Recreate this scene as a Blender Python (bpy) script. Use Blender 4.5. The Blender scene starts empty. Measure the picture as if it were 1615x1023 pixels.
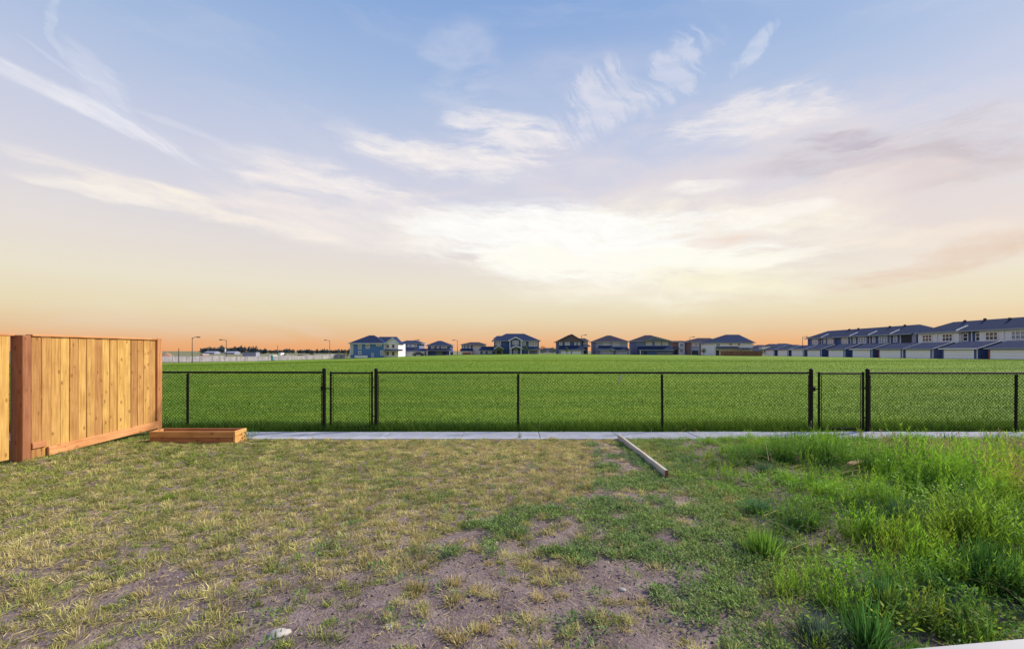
import bpy, math, random
import numpy as np
from mathutils import Vector

random.seed(7)
rng = np.random.default_rng(11)
R = math.radians
S = bpy.context.scene
COL = S.collection
F, CX, HY, CH = 680.0, 807.5, 553.0, 1.67      # focal length / centre / horizon of the 1615 px photograph, eye height

# ------------------------------------------------------------------ camera
cam_d = bpy.data.cameras.new('camera')
cam_d.sensor_width = 36.0
cam_d.lens = F / 1615.0 * 36.0
cam_d.shift_y = (HY - 511.5) / 1615.0
cam_d.clip_start = 0.05
cam_d.clip_end = 12000
cam = bpy.data.objects.new('camera', cam_d)
COL.objects.link(cam)
cam.location = (0, 0, CH)
cam.rotation_euler = (R(90), 0, 0)
S.camera = cam

# ------------------------------------------------------------------ light
SUN_AZ, SUN_EL = 66.0, 35.0                     # degrees right of the view axis, above the horizon
sun_d = bpy.data.lights.new('sun', 'SUN')
sun_d.energy = 5.0
sun_d.angle = R(7)
sun_d.color = (1.0, 0.88, 0.70)
sun = bpy.data.objects.new('sun', sun_d)
COL.objects.link(sun)
to_sun = Vector((math.sin(R(SUN_AZ)) * math.cos(R(SUN_EL)), math.cos(R(SUN_AZ)) * math.cos(R(SUN_EL)), math.sin(R(SUN_EL))))
sun.rotation_euler = to_sun.to_track_quat('Z', 'Y').to_euler()
S.view_settings.view_transform = 'Standard'
S.view_settings.look = 'None'
S.view_settings.gamma = 1.0
S.view_settings.exposure = 0.3
S.view_settings.use_curve_mapping = False
S.cycles.max_bounces = 6
S.cycles.diffuse_bounces = 3
S.cycles.transparent_max_bounces = 8


def lin(r, g, b):
    def f(c):
        c /= 255.0
        return c / 12.92 if c <= 0.04045 else ((c + 0.055) / 1.055) ** 2.4
    return (f(r), f(g), f(b), 1.0)


# ------------------------------------------------------------------ sky
W = bpy.data.worlds.new('World')
S.world = W
W.use_nodes = True
NT = W.node_tree
for n in list(NT.nodes):
    NT.nodes.remove(n)


def wmath(op, a, b=None, c=None, clamp=False):
    n = NT.nodes.new('ShaderNodeMath')
    n.operation = op
    n.use_clamp = clamp
    for i, v in enumerate((a, b, c)):
        if v is None:
            continue
        if isinstance(v, (int, float)):
            n.inputs[i].default_value = v
        else:
            NT.links.new(v, n.inputs[i])
    return n.outputs[0]


def wdot(vec, k):
    n = NT.nodes.new('ShaderNodeVectorMath')
    n.operation = 'DOT_PRODUCT'
    NT.links.new(vec, n.inputs[0])
    n.inputs[1].default_value = k
    return n.outputs['Value']


def wsmooth(v, lo, hi):
    n = NT.nodes.new('ShaderNodeMapRange')
    n.interpolation_type = 'SMOOTHSTEP'
    NT.links.new(v, n.inputs[0])
    n.inputs[1].default_value = lo
    n.inputs[2].default_value = hi
    return n.outputs[0]


def wmix(fac, a, b):
    n = NT.nodes.new('ShaderNodeMix')
    n.data_type = 'RGBA'
    for sock, v in ((n.inputs[0], fac), (n.inputs[6], a), (n.inputs[7], b)):
        if isinstance(v, (int, float, tuple)):
            sock.default_value = v
        else:
            NT.links.new(v, sock)
    return n.outputs[2]


tc = NT.nodes.new('ShaderNodeTexCoord')
sep = NT.nodes.new('ShaderNodeSeparateXYZ')
NT.links.new(tc.outputs['Generated'], sep.inputs[0])
AZ = wmath('ARCTAN2', sep.outputs[0], sep.outputs[1])
EL = wmath('ARCSINE', sep.outputs[2])
comb = NT.nodes.new('ShaderNodeCombineXYZ')
NT.links.new(AZ, comb.inputs[0])
NT.links.new(EL, comb.inputs[1])
comb.inputs[2].default_value = 1.0


def wnoise(vec, rot, sx, sy, seed, detail=5.0, rough=0.6, dist=0.0):
    m = NT.nodes.new('ShaderNodeMapping')
    m.vector_type = 'TEXTURE' if False else 'POINT'
    NT.links.new(vec, m.inputs[0])
    # rotate, then stretch: two mappings
    m.inputs['Rotation'].default_value = (0, 0, R(rot))
    m2 = NT.nodes.new('ShaderNodeMapping')
    NT.links.new(m.outputs[0], m2.inputs[0])
    m2.inputs['Scale'].default_value = (sx, sy, 1)
    m2.inputs['Location'].default_value = (seed, seed * 1.7, seed * 0.3)
    n = NT.nodes.new('ShaderNodeTexNoise')
    NT.links.new(m2.outputs[0], n.inputs['Vector'])
    n.inputs['Scale'].default_value = 1.0
    n.inputs['Detail'].default_value = detail
    n.inputs['Roughness'].default_value = rough
    n.inputs['Distortion'].default_value = dist
    return n


warp = wnoise(comb.outputs[0], 0, 3.6, 9.0, 3.1, 6.0, 0.52)
wsub = NT.nodes.new('ShaderNodeVectorMath')
wsub.operation = 'MULTIPLY_ADD'
NT.links.new(warp.outputs['Color'], wsub.inputs[0])
wsub.inputs[1].default_value = (0.16, 0.07, 0.0)
wsub.inputs[2].default_value = (-0.08, -0.035, 0.0)
wadd = NT.nodes.new('ShaderNodeVectorMath')
wadd.operation = 'ADD'
NT.links.new(comb.outputs[0], wadd.inputs[0])
NT.links.new(wsub.outputs[0], wadd.inputs[1])
AW = wadd.outputs[0]

FIB = {
    'flat': wnoise(AW, 2, 5.0, 26.0, 5.3, 9.0, 0.66, 0.0).outputs[0],
    'down': wnoise(AW, 24, 6.0, 48.0, 9.1, 8.0, 0.66, 0.0).outputs[0],
    'up': wnoise(AW, 52, 7.0, 30.0, 2.7, 8.0, 0.64, 0.0).outputs[0],
    'soft': wnoise(AW, 0, 4.0, 13.0, 7.7, 8.0, 0.6, 0.0).outputs[0],
}

ramp = NT.nodes.new('ShaderNodeValToRGB')
stops = [(0, (240, 168, 112)), (1.0, (238, 178, 126)), (2.4, (232, 197, 154)), (4.6, (235, 219, 182)), (7.5, (238, 228, 205)),
         (11.5, (233, 224, 217)), (17, (219, 217, 227)), (23, (200, 207, 229)), (30, (171, 192, 226)), (39, (137, 170, 220)),
         (60, (92, 132, 198)), (90, (78, 116, 184))]
cr = ramp.color_ramp
cr.elements[0].position = 0.0
cr.elements[1].position = 1.0
for i, (e, c) in enumerate(stops):
    el = cr.elements[0] if i == 0 else (cr.elements[len(cr.elements) - 1] if i == len(stops) - 1 else cr.elements.new(e / 90.0))
    el.color = lin(*c)
NT.links.new(wmath('MULTIPLY', EL, 2.0 / math.pi, clamp=True), ramp.inputs[0])
nish = NT.nodes.new('ShaderNodeTexSky')
nish.sky_type = 'NISHITA'
nish.sun_disc = False
nish.sun_elevation = R(SUN_EL)
nish.sun_rotation = R(SUN_AZ)
nsc = NT.nodes.new('ShaderNodeVectorMath')
nsc.operation = 'SCALE'
NT.links.new(nish.outputs[0], nsc.inputs[0])
nsc.inputs['Scale'].default_value = 0.09
sky = wmix(0.06, ramp.outputs[0], nsc.outputs[0])


FINE = wsmooth(wnoise(AW, 8, 14.0, 55.0, 14.2, 8.0, 0.62).outputs[0], 0.33, 0.66)


def stroke(cx, cy, L, Wd, ang, op, col, fib='flat', curv=0.0, taper=0.0, amp=1.0, soft=0.7, tex=0.45):
    """a cloud at its own bearing and height in the sky, given by where the photograph shows it"""
    global sky
    L, Wd = L * 1.18, Wd * 1.45
    az0 = math.atan((cx - CX) / F)
    el0 = math.atan((HY - cy) / math.hypot(F, cx - CX))
    kx = F / math.cos(az0) ** 2
    ky = F / math.cos(az0) / math.cos(el0) ** 2
    ca, sa = math.cos(R(ang)), math.sin(R(ang))
    # p = (az-az0)*kx ; q = -(el-el0)*ky (downwards); u along the stroke, v across it
    ua, ue = ca * kx / L, -sa * ky / L
    va, ve = -sa * kx / Wd, -ca * ky / Wd
    u = wdot(AW, (ua, ue, -(ua * az0 + ue * el0)))
    v = wdot(AW, (va, ve, -(va * az0 + ve * el0)))
    u2 = wmath('MULTIPLY', u, u)
    if curv:
        v = wmath('MULTIPLY_ADD', u2, -curv, v)
    if taper:
        v = wmath('DIVIDE', v, wmath('MAXIMUM', wmath('MULTIPLY_ADD', u, taper, 1.0), 0.15))
    r = wmath('SQRT', wmath('MULTIPLY_ADD', v, v, u2))
    m = wmath('SUBTRACT', 1.0, r)
    d = wmath('MULTIPLY_ADD', wmath('SUBTRACT', FIB[fib], 0.5), amp * 5.5, m)
    d = wmath('MULTIPLY', wsmooth(d, -0.12, soft * 1.05), wsmooth(m, 0.0, 0.42))
    d = wmath('MULTIPLY', d, wmath('MULTIPLY_ADD', FINE, tex, 1.0 - tex))
    sky = wmix(wmath('MULTIPLY', d, op, clamp=True), sky, lin(*col))


# wisps that run on all round the sky
gen = wnoise(AW, 6, 2.2, 9.0, 21.0, 5.0, 0.6, 0.4).outputs[0]
sky = wmix(wmath('MULTIPLY', wsmooth(gen, 0.5, 0.9), 0.26), sky, lin(240, 234, 236))
# veil and light behind it
stroke(1150, 310, 720, 125, 3, 0.62, (236, 223, 220), 'soft', amp=0.55, soft=1.0, tex=0.25)
stroke(1480, 345, 380, 100, 0, 0.55, (232, 216, 210), 'soft', amp=0.4, soft=0.9, tex=0.25)
stroke(870, 220, 330, 110, -8, 0.35, (214, 212, 228), 'soft', amp=0.4, soft=1.0, tex=0.25)
stroke(1010, 395, 430, 80, 4, 0.85, (253, 246, 228), 'soft', amp=0.5, soft=0.9)
# left swoosh and its plume
stroke(150, 172, 215, 17, 10, 0.9, (233, 233, 240), 'down', curv=0.5, amp=0.45)
stroke(182, 140, 75, 32, 48, 0.5, (224, 228, 240), 'down', amp=0.8)
stroke(112, 40, 60, 10, 80, 0.3, (222, 228, 240), 'down', amp=0.6)
stroke(350, 222, 120, 5, 9, 0.4, (225, 225, 236), 'flat', amp=0.3)
stroke(95, 92, 60, 5, 22, 0.3, (220, 226, 240), 'down', amp=0.4)
# second long streak on the left
stroke(335, 338, 285, 20, 7, 0.95, (250, 240, 228), 'flat', amp=0.45)
stroke(160, 308, 110, 10, 3, 0.8, (250, 242, 232), 'flat', amp=0.3)
stroke(420, 322, 160, 30, 8, 0.55, (243, 233, 228), 'soft', amp=0.6)
stroke(520, 284, 165, 26, 5, 0.85, (248, 240, 236), 'flat', amp=0.5)
stroke(690, 252, 165, 26, 6, 0.85, (250, 243, 238), 'flat', amp=0.55)
stroke(805, 222, 110, 34, 14, 0.75, (248, 241, 238), 'flat', amp=0.8)
stroke(735, 198, 40, 10, 20, 0.6, (245, 240, 240), 'flat', amp=0.5)
stroke(725, 112, 75, 60, -20, 0.4, (206, 212, 232), 'soft', amp=0.8)
stroke(600, 345, 260, 60, 8, 0.55, (246, 236, 230), 'soft', amp=0.8)
# feathers upper right of centre
stroke(935, 172, 100, 44, -30, 0.55, (236, 232, 238), 'up', amp=0.8)
stroke(1065, 115, 85, 34, -48, 0.5, (228, 228, 238), 'up', amp=0.8)
stroke(1180, 72, 52, 16, -42, 0.5, (226, 230, 240), 'up', amp=0.6)
stroke(1190, 182, 155, 36, 3, 0.8, (245, 238, 236), 'flat', curv=0.35, amp=0.6)
# grey mauve bank on the right
stroke(1400, 245, 260, 44, 6, 0.6, (194, 184, 192), 'flat', amp=0.8, soft=1.0)
stroke(1330, 222, 90, 14, 10, 0.6, (180, 172, 188), 'flat', amp=0.6)
stroke(1560, 255, 200, 42, -4, 0.6, (200, 188, 192), 'soft', amp=0.6)
stroke(1330, 300, 260, 26, 3, 0.5, (240, 228, 222), 'soft', amp=0.7)
# bright core and the streaks round it
stroke(930, 382, 330, 54, 3, 1.0, (255, 255, 252), 'flat', amp=0.7, tex=0.3)
stroke(1000, 412, 330, 26, 3, 0.85, (255, 252, 238), 'flat', amp=0.8)
stroke(1110, 296, 66, 11, 8, 0.8, (253, 247, 240), 'flat', amp=0.3)
stroke(1225, 335, 120, 11, 2, 0.85, (254, 248, 240), 'flat', amp=0.4)
stroke(1130, 440, 170, 20, 5, 0.75, (250, 244, 214), 'flat', amp=0.6)
stroke(1150, 372, 80, 14, 2, 0.6, (231, 205, 190), 'flat', amp=0.6)
stroke(1490, 408, 230, 22, -7, 0.7, (229, 200, 178), 'flat', amp=0.7)
stroke(1420, 380, 260, 22, 2, 0.55, (246, 232, 216), 'soft', amp=0.6)
bg = NT.nodes.new('ShaderNodeBackground')
NT.links.new(sky, bg.inputs[0])
bg.inputs[1].default_value = 0.82
wo = NT.nodes.new('ShaderNodeOutputWorld')
NT.links.new(bg.outputs[0], wo.inputs[0])
W.cycles.sampling_method = 'MANUAL'
W.cycles.sample_map_resolution = 512


# ------------------------------------------------------------------ helpers
def tag(o, label=None, cat=None, group=None, kind=None):
    for k, v in (('label', label), ('category', cat), ('group', group), ('kind', kind)):
        if v:
            o[k] = v
    return o


def empty(name, loc=(0, 0, 0), rz=0.0, label=None, cat=None, group=None):
    o = bpy.data.objects.new(name, None)
    o.empty_display_size = 0.2
    COL.objects.link(o)
    o.location = loc
    o.rotation_euler = (0, 0, rz)
    return tag(o, label, cat, group)


class MB:
    """collects solid shapes, builds one mesh object"""
    def __init__(self):
        self.v, self.f = [], []

    def add(self, vs, fs):
        k = len(self.v)
        self.v += [tuple(p) for p in vs]
        self.f += [tuple(i + k for i in q) for q in fs]
        return self

    def box(self, x0, x1, y0, y1, z0, z1):
        vs = [(x, y, z) for z in (z0, z1) for y in (y0, y1) for x in (x0, x1)]
        return self.add(vs, [(0, 2, 3, 1), (4, 5, 7, 6), (0, 1, 5, 4), (2, 6, 7, 3), (0, 4, 6, 2), (1, 3, 7, 5)])

    def bev(self, x0, x1, y0, y1, z0, z1, b):
        """box with all vertical and horizontal edges cut"""
        vs = []
        for z, ins in ((z0, b), (z0 + b, 0), (z1 - b, 0), (z1, b)):
            xa, xb, ya, yb = x0 + ins, x1 - ins, y0 + ins, y1 - ins
            c = b
            vs += [(xa + c, ya, z), (xb - c, ya, z), (xb, ya + c, z), (xb, yb - c, z), (xb - c, yb, z), (xa + c, yb, z), (xa, yb - c, z), (xa, ya + c, z)]
        fs = [tuple(range(7, -1, -1)), tuple(range(24, 32))]
        for r in range(3):
            for i in range(8):
                j = (i + 1) % 8
                fs.append((r * 8 + i, r * 8 + j, r * 8 + 8 + j, r * 8 + 8 + i))
        return self.add(vs, fs)

    def tube(self, pts, rad, n=8, cap=True):
        pts = [Vector(p) for p in pts]
        rads = rad if isinstance(rad, (list, tuple)) else [rad] * len(pts)
        vs, fs = [], []
        for i, p in enumerate(pts):
            d = (pts[min(i + 1, len(pts) - 1)] - pts[max(i - 1, 0)]).normalized()
            a = d.orthogonal().normalized() if abs(d.z) < 0.99 else Vector((1, 0, 0))
            a = (a - d * a.dot(d)).normalized()
            b = d.cross(a)
            for k in range(n):
                t = 2 * math.pi * k / n
                vs.append(p + (a * math.cos(t) + b * math.sin(t)) * rads[i])
        for i in range(len(pts) - 1):
            for k in range(n):
                j = (k + 1) % n
                fs.append((i * n + k, i * n + j, i * n + n + j, i * n + n + k))
        if cap:
            fs.append(tuple(range(n - 1, -1, -1)))
            fs.append(tuple(range((len(pts) - 1) * n, len(pts) * n)))
        return self.add(vs, fs)

    def build(self, name, mat, parent=None, smooth=False):
        me = bpy.data.meshes.new(name)
        me.from_pydata(self.v, [], self.f)
        me.materials.append(mat)
        if smooth:
            me.polygons.foreach_set('use_smooth', [True] * len(me.polygons))
        me.update()
        o = bpy.data.objects.new(name, me)
        COL.objects.link(o)
        if parent is not None:
            o.parent = parent
        return o


def fast_mesh(name, verts, quads=None, tris=None, mat=None, cols=None, parent=None, smooth=False):
    """numpy arrays to one mesh object; cols is a colour for each vertex"""
    me = bpy.data.meshes.new(name)
    nq = 0 if quads is None else len(quads)
    nt = 0 if tris is None else len(tris)
    me.vertices.add(len(verts))
    me.vertices.foreach_set('co', np.asarray(verts, np.float32).ravel())
    loops = np.concatenate([a.ravel() for a in (quads, tris) if a is not None]).astype(np.int32)
    me.loops.add(len(loops))
    me.loops.foreach_set('vertex_index', loops)
    me.polygons.add(nq + nt)
    starts = np.concatenate([np.arange(nq) * 4, nq * 4 + np.arange(nt) * 3]).astype(np.int32)
    me.polygons.foreach_set('loop_start', starts)
    if smooth:
        me.polygons.foreach_set('use_smooth', np.ones(nq + nt, bool))
    if cols is not None:
        at = me.attributes.new('col', 'FLOAT_COLOR', 'POINT')
        c4 = np.ones((len(verts), 4), np.float32)
        c4[:, :3] = cols
        at.data.foreach_set('color', c4.ravel())
    me.update(calc_edges=True)
    if mat:
        me.materials.append(mat)
    o = bpy.data.objects.new(name, me)
    COL.objects.link(o)
    if parent is not None:
        o.parent = parent
    return o


_T = np.random.default_rng(3).random((64, 64))


def vnoise(x, y, s=0):
    x = np.asarray(x, float) + s * 17.3
    y = np.asarray(y, float) + s * 5.9
    xi, yi = np.floor(x).astype(int), np.floor(y).astype(int)
    fx, fy = x - xi, y - yi
    fx, fy = fx * fx * (3 - 2 * fx), fy * fy * (3 - 2 * fy)
    g = lambda a, b: _T[a % 64, b % 64]
    return (g(xi, yi) * (1 - fx) + g(xi + 1, yi) * fx) * (1 - fy) + (g(xi, yi + 1) * (1 - fx) + g(xi + 1, yi + 1) * fx) * fy


def fbm(x, y, s=0, o=4):
    t, a, n = 0, 0.5, 0
    for i in range(o):
        t = t + a * vnoise(np.asarray(x) * 2 ** i, np.asarray(y) * 2 ** i, s + i * 3)
        n += a
        a *= 0.55
    return t / n


def sstep(a, b, x):
    t = np.clip((np.asarray(x, float) - a) / (b - a), 0, 1)
    return t * t * (3 - 2 * t)


def gpt(x, y, z=0.0):
    """ground point under a pixel of the photograph"""
    Y = (CH - z) * F / (y - HY)
    return ((x - CX) / F * Y, Y)


# ------------------------------------------------------------------ materials
def new_mat(name):
    m = bpy.data.materials.new(name)
    m.use_nodes = True
    nt = m.node_tree
    b = nt.nodes['Principled BSDF']
    return m, nt, b


def mat_noise(name, c0, c1, scale=8.0, rough=0.8, bump=0.0, detail=5.0, stretch=(1, 1, 1), spec=0.3, c2=None, coord='Object'):
    m, nt, b = new_mat(name)
    t = nt.nodes.new('ShaderNodeTexCoord')
    mp = nt.nodes.new('ShaderNodeMapping')
    nt.links.new(t.outputs[coord], mp.inputs[0])
    mp.inputs['Scale'].default_value = stretch
    n = nt.nodes.new('ShaderNodeTexNoise')
    nt.links.new(mp.outputs[0], n.inputs['Vector'])
    n.inputs['Scale'].default_value = scale
    n.inputs['Detail'].default_value = detail
    n.inputs['Roughness'].default_value = 0.62
    r = nt.nodes.new('ShaderNodeValToRGB')
    r.color_ramp.elements[0].position = 0.3
    r.color_ramp.elements[1].position = 0.7
    r.color_ramp.elements[0].color = (*c0, 1)
    r.color_ramp.elements[1].color = (*c1, 1)
    if c2:
        e = r.color_ramp.elements.new(0.5)
        e.color = (*c2, 1)
    nt.links.new(n.outputs[0], r.inputs[0])
    nt.links.new(r.outputs[0], b.inputs['Base Color'])
    b.inputs['Roughness'].default_value = rough
    b.inputs['Specular IOR Level'].default_value = spec
    if bump:
        bp = nt.nodes.new('ShaderNodeBump')
        bp.inputs['Strength'].default_value = bump
        bp.inputs['Distance'].default_value = 0.02
        nt.links.new(n.outputs[0], bp.inputs['Height'])
        nt.links.new(bp.outputs[0], b.inputs['Normal'])
    return m


def mat_foliage(name, trans=0.35, rough=0.6):
    m, nt, b = new_mat(name)
    a = nt.nodes.new('ShaderNodeAttribute')
    a.attribute_name = 'col'
    nt.links.new(a.outputs['Color'], b.inputs['Base Color'])
    b.inputs['Roughness'].default_value = rough
    b.inputs['Specular IOR Level'].default_value = 0.2
    tr = nt.nodes.new('ShaderNodeBsdfTranslucent')
    nt.links.new(a.outputs['Color'], tr.inputs['Color'])
    mx = nt.nodes.new('ShaderNodeMixShader')
    mx.inputs[0].default_value = trans
    nt.links.new(b.outputs[0], mx.inputs[1])
    nt.links.new(tr.outputs[0], mx.inputs[2])
    nt.links.new(mx.outputs[0], nt.nodes['Material Output'].inputs[0])
    return m


def mat_wood(name, base, dark, along='Z', knots=True, weather=0.0):
    m, nt, b = new_mat(name)
    t = nt.nodes.new('ShaderNodeTexCoord')
    oi = nt.nodes.new('ShaderNodeObjectInfo')
    ad = nt.nodes.new('ShaderNodeVectorMath')
    ad.operation = 'MULTIPLY_ADD'
    cb = nt.nodes.new('ShaderNodeCombineXYZ')
    for i in range(3):
        nt.links.new(oi.outputs['Random'], cb.inputs[i])
    nt.links.new(cb.outputs[0], ad.inputs[0])
    ad.inputs[1].default_value = (37, 53, 71)
    nt.links.new(t.outputs['Object'], ad.inputs[2])
    sc = {'Z': (34, 34, 2.2), 'Y': (34, 2.2, 34), 'X': (2.2, 34, 34)}[along]
    mp = nt.nodes.new('ShaderNodeMapping')
    mp.inputs['Scale'].default_value = sc
    nt.links.new(ad.outputs[0], mp.inputs[0])
    n = nt.nodes.new('ShaderNodeTexNoise')
    nt.links.new(mp.outputs[0], n.inputs['Vector'])
    n.inputs['Scale'].default_value = 1.0
    n.inputs['Detail'].default_value = 5
    n.inputs['Distortion'].default_value = 0.6
    r = nt.nodes.new('ShaderNodeValToRGB')
    r.color_ramp.elements[0].position = 0.25
    r.color_ramp.elements[1].position = 0.7
    r.color_ramp.elements[0].color = (*dark, 1)
    r.color_ramp.elements[1].color = (*base, 1)
    nt.links.new(n.outputs[0], r.inputs[0])
    col = r.outputs[0]
    # each board its own shade
    hsv = nt.nodes.new('ShaderNodeHueSaturation')
    mr = nt.nodes.new('ShaderNodeMapRange')
    nt.links.new(oi.outputs['Random'], mr.inputs[0])
    mr.inputs[3].default_value = 0.8
    mr.inputs[4].default_value = 1.18
    nt.links.new(mr.outputs[0], hsv.inputs['Value'])
    mh = nt.nodes.new('ShaderNodeMapRange')
    nt.links.new(oi.outputs['Random'], mh.inputs[0])
    mh.inputs[3].default_value = 0.488
    mh.inputs[4].default_value = 0.511
    nt.links.new(mh.outputs[0], hsv.inputs['Hue'])
    nt.links.new(col, hsv.inputs['Color'])
    col = hsv.outputs[0]
    # large blotches
    n2 = nt.nodes.new('ShaderNodeTexNoise')
    nt.links.new(ad.outputs[0], n2.inputs['Vector'])
    n2.inputs['Scale'].default_value = 3.0
    n2.inputs['Detail'].default_value = 3
    mx = nt.nodes.new('ShaderNodeMix')
    mx.data_type = 'RGBA'
    mx.blend_type = 'MULTIPLY'
    rr = nt.nodes.new('ShaderNodeMapRange')
    nt.links.new(n2.outputs[0], rr.inputs[0])
    rr.inputs[1].default_value = 0.35
    rr.inputs[2].default_value = 0.65
    rr.inputs[3].default_value = 0.55
    rr.inputs[4].default_value = 0.0
    nt.links.new(rr.outputs[0], mx.inputs[0])
    nt.links.new(col, mx.inputs[6])
    mx.inputs[7].default_value = (0.74, 0.66, 0.6, 1)
    col = mx.outputs[2]
    if knots:
        mk = nt.nodes.new('ShaderNodeMapping')
        ks = {'Z': (9, 9, 4.6), 'Y': (9, 4.6, 9), 'X': (4.6, 9, 9)}[along]
        mk.inputs['Scale'].default_value = ks
        nt.links.new(ad.outputs[0], mk.inputs[0])
        vo = nt.nodes.new('ShaderNodeTexVoronoi')
        nt.links.new(mk.outputs[0], vo.inputs['Vector'])
        vo.inputs['Scale'].default_value = 1.0
        kr = nt.nodes.new('ShaderNodeMapRange')
        kr.interpolation_type = 'SMOOTHSTEP'
        nt.links.new(vo.outputs['Distance'], kr.inputs[0])
        kr.inputs[1].default_value = 0.06
        kr.inputs[2].default_value = 0.24
        kr.inputs[3].default_value = 0.85
        kr.inputs[4].default_value = 0.0
        m2 = nt.nodes.new('ShaderNodeMix')
        m2.data_type = 'RGBA'
        nt.links.new(kr.outputs[0], m2.inputs[0])
        nt.links.new(col, m2.inputs[6])
        m2.inputs[7].default_value = (dark[0] * 0.62, dark[1] * 0.5, dark[2] * 0.42, 1)
        col = m2.outputs[2]
    nt.links.new(col, b.inputs['Base Color'])
    b.inputs['Roughness'].default_value = 0.75
    b.inputs['Specular IOR Level'].default_value = 0.25
    bp = nt.nodes.new('ShaderNodeBump')
    bp.inputs['Strength'].default_value = 0.35
    bp.inputs['Distance'].default_value = 0.004
    nt.links.new(n.outputs[0], bp.inputs['Height'])
    nt.links.new(bp.outputs[0], b.inputs['Normal'])
    return m


def mat_plain(name, c, rough=0.6, spec=0.4, metal=0.0):
    """one paint with faint grime"""
    k = [max(0.0, v * 0.86) for v in c]
    m = mat_noise(name, tuple(k), c, 3.0, rough, 0.0, 4.0, (1, 1, 1), spec)
    m.node_tree.nodes['Principled BSDF'].inputs['Metallic'].default_value = metal
    return m


M = {}
M['cedar'] = mat_wood('cedar boards', (0.58, 0.36, 0.125), (0.34, 0.175, 0.052), 'Z')
M['cedar_rail'] = mat_wood('cedar rail', (0.66, 0.35, 0.16), (0.46, 0.2, 0.08), 'Y')
M['post_wood'] = mat_wood('treated post', (0.42, 0.21, 0.1), (0.26, 0.115, 0.05), 'Z')
M['planter_wood'] = mat_wood('planter boards', (0.6, 0.29, 0.12), (0.38, 0.15, 0.055), 'X')
M['planter_end'] = mat_wood('planter end boards', (0.66, 0.36, 0.14), (0.42, 0.18, 0.06), 'Y')
M['grey_wood'] = mat_wood('weathered plank', (0.56, 0.53, 0.49), (0.34, 0.31, 0.29), 'Y', knots=False)
M['brown_end'] = mat_noise('plank end grain', (0.16, 0.05, 0.025), (0.3, 0.11, 0.05), 60, 0.9)
M['black_metal'] = mat_plain('black vinyl coat', (0.01, 0.01, 0.011), 0.6, 0.15)
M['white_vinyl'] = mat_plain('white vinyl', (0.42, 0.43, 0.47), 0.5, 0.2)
M['foliage'] = mat_foliage('leaves', 0.4)
M['straw'] = mat_foliage('dry blades', 0.3, 0.75)
M['planter_soil'] = mat_noise('planter soil', (0.03, 0.02, 0.015), (0.09, 0.06, 0.045), 30, 0.95, 0.8)
M['stone'] = mat_noise('pebble', (0.3, 0.29, 0.28), (0.5, 0.48, 0.46), 20, 0.9, 0.3)
M['scrap'] = mat_noise('tan scrap', (0.5, 0.3, 0.16), (0.66, 0.43, 0.26), 12, 0.8)


def mat_concrete():
    m = mat_noise('concrete slab', (0.36, 0.375, 0.43), (0.54, 0.555, 0.62), 3.0, 0.9, 0.2, 10.0)
    return m


M['concrete'] = mat_concrete()


def mat_soil():
    m, nt, b = new_mat('yard soil')
    t = nt.nodes.new('ShaderNodeTexCoord')
    n = nt.nodes.new('ShaderNodeTexNoise')
    nt.links.new(t.outputs['Object'], n.inputs['Vector'])
    n.inputs['Scale'].default_value = 3.0
    n.inputs['Detail'].default_value = 10
    n.inputs['Roughness'].default_value = 0.7
    r = nt.nodes.new('ShaderNodeValToRGB')
    r.color_ramp.elements[0].position = 0.32
    r.color_ramp.elements[1].position = 0.72
    r.color_ramp.elements[0].color = (0.105, 0.078, 0.082, 1)
    r.color_ramp.elements[1].color = (0.285, 0.225, 0.225, 1)
    e = r.color_ramp.elements.new(0.5)
    e.color = (0.185, 0.142, 0.146, 1)
    nt.links.new(n.outputs[0], r.inputs[0])
    n2 = nt.nodes.new('ShaderNodeTexNoise')
    nt.links.new(t.outputs['Object'], n2.inputs['Vector'])
    n2.inputs['Scale'].default_value = 55.0
    n2.inputs['Detail'].default_value = 6
    mx = nt.nodes.new('ShaderNodeMix')
    mx.data_type = 'RGBA'
    mx.blend_type = 'OVERLAY'
    mx.inputs[0].default_value = 0.55
    nt.links.new(r.outputs[0], mx.inputs[6])
    nt.links.new(n2.outputs[0], mx.inputs[7])
    nt.links.new(mx.outputs[2], b.inputs['Base Color'])
    b.inputs['Roughness'].default_value = 0.95
    b.inputs['Specular IOR Level'].default_value = 0.15
    ad = nt.nodes.new('ShaderNodeMath')
    ad.operation = 'ADD'
    nt.links.new(n.outputs[0], ad.inputs[0])
    nt.links.new(n2.outputs[0], ad.inputs[1])
    bp = nt.nodes.new('ShaderNodeBump')
    bp.inputs['Strength'].default_value = 0.7
    bp.inputs['Distance'].default_value = 0.02
    nt.links.new(ad.outputs[0], bp.inputs['Height'])
    nt.links.new(bp.outputs[0], b.inputs['Normal'])
    return m


M['soil'] = mat_soil()


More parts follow.
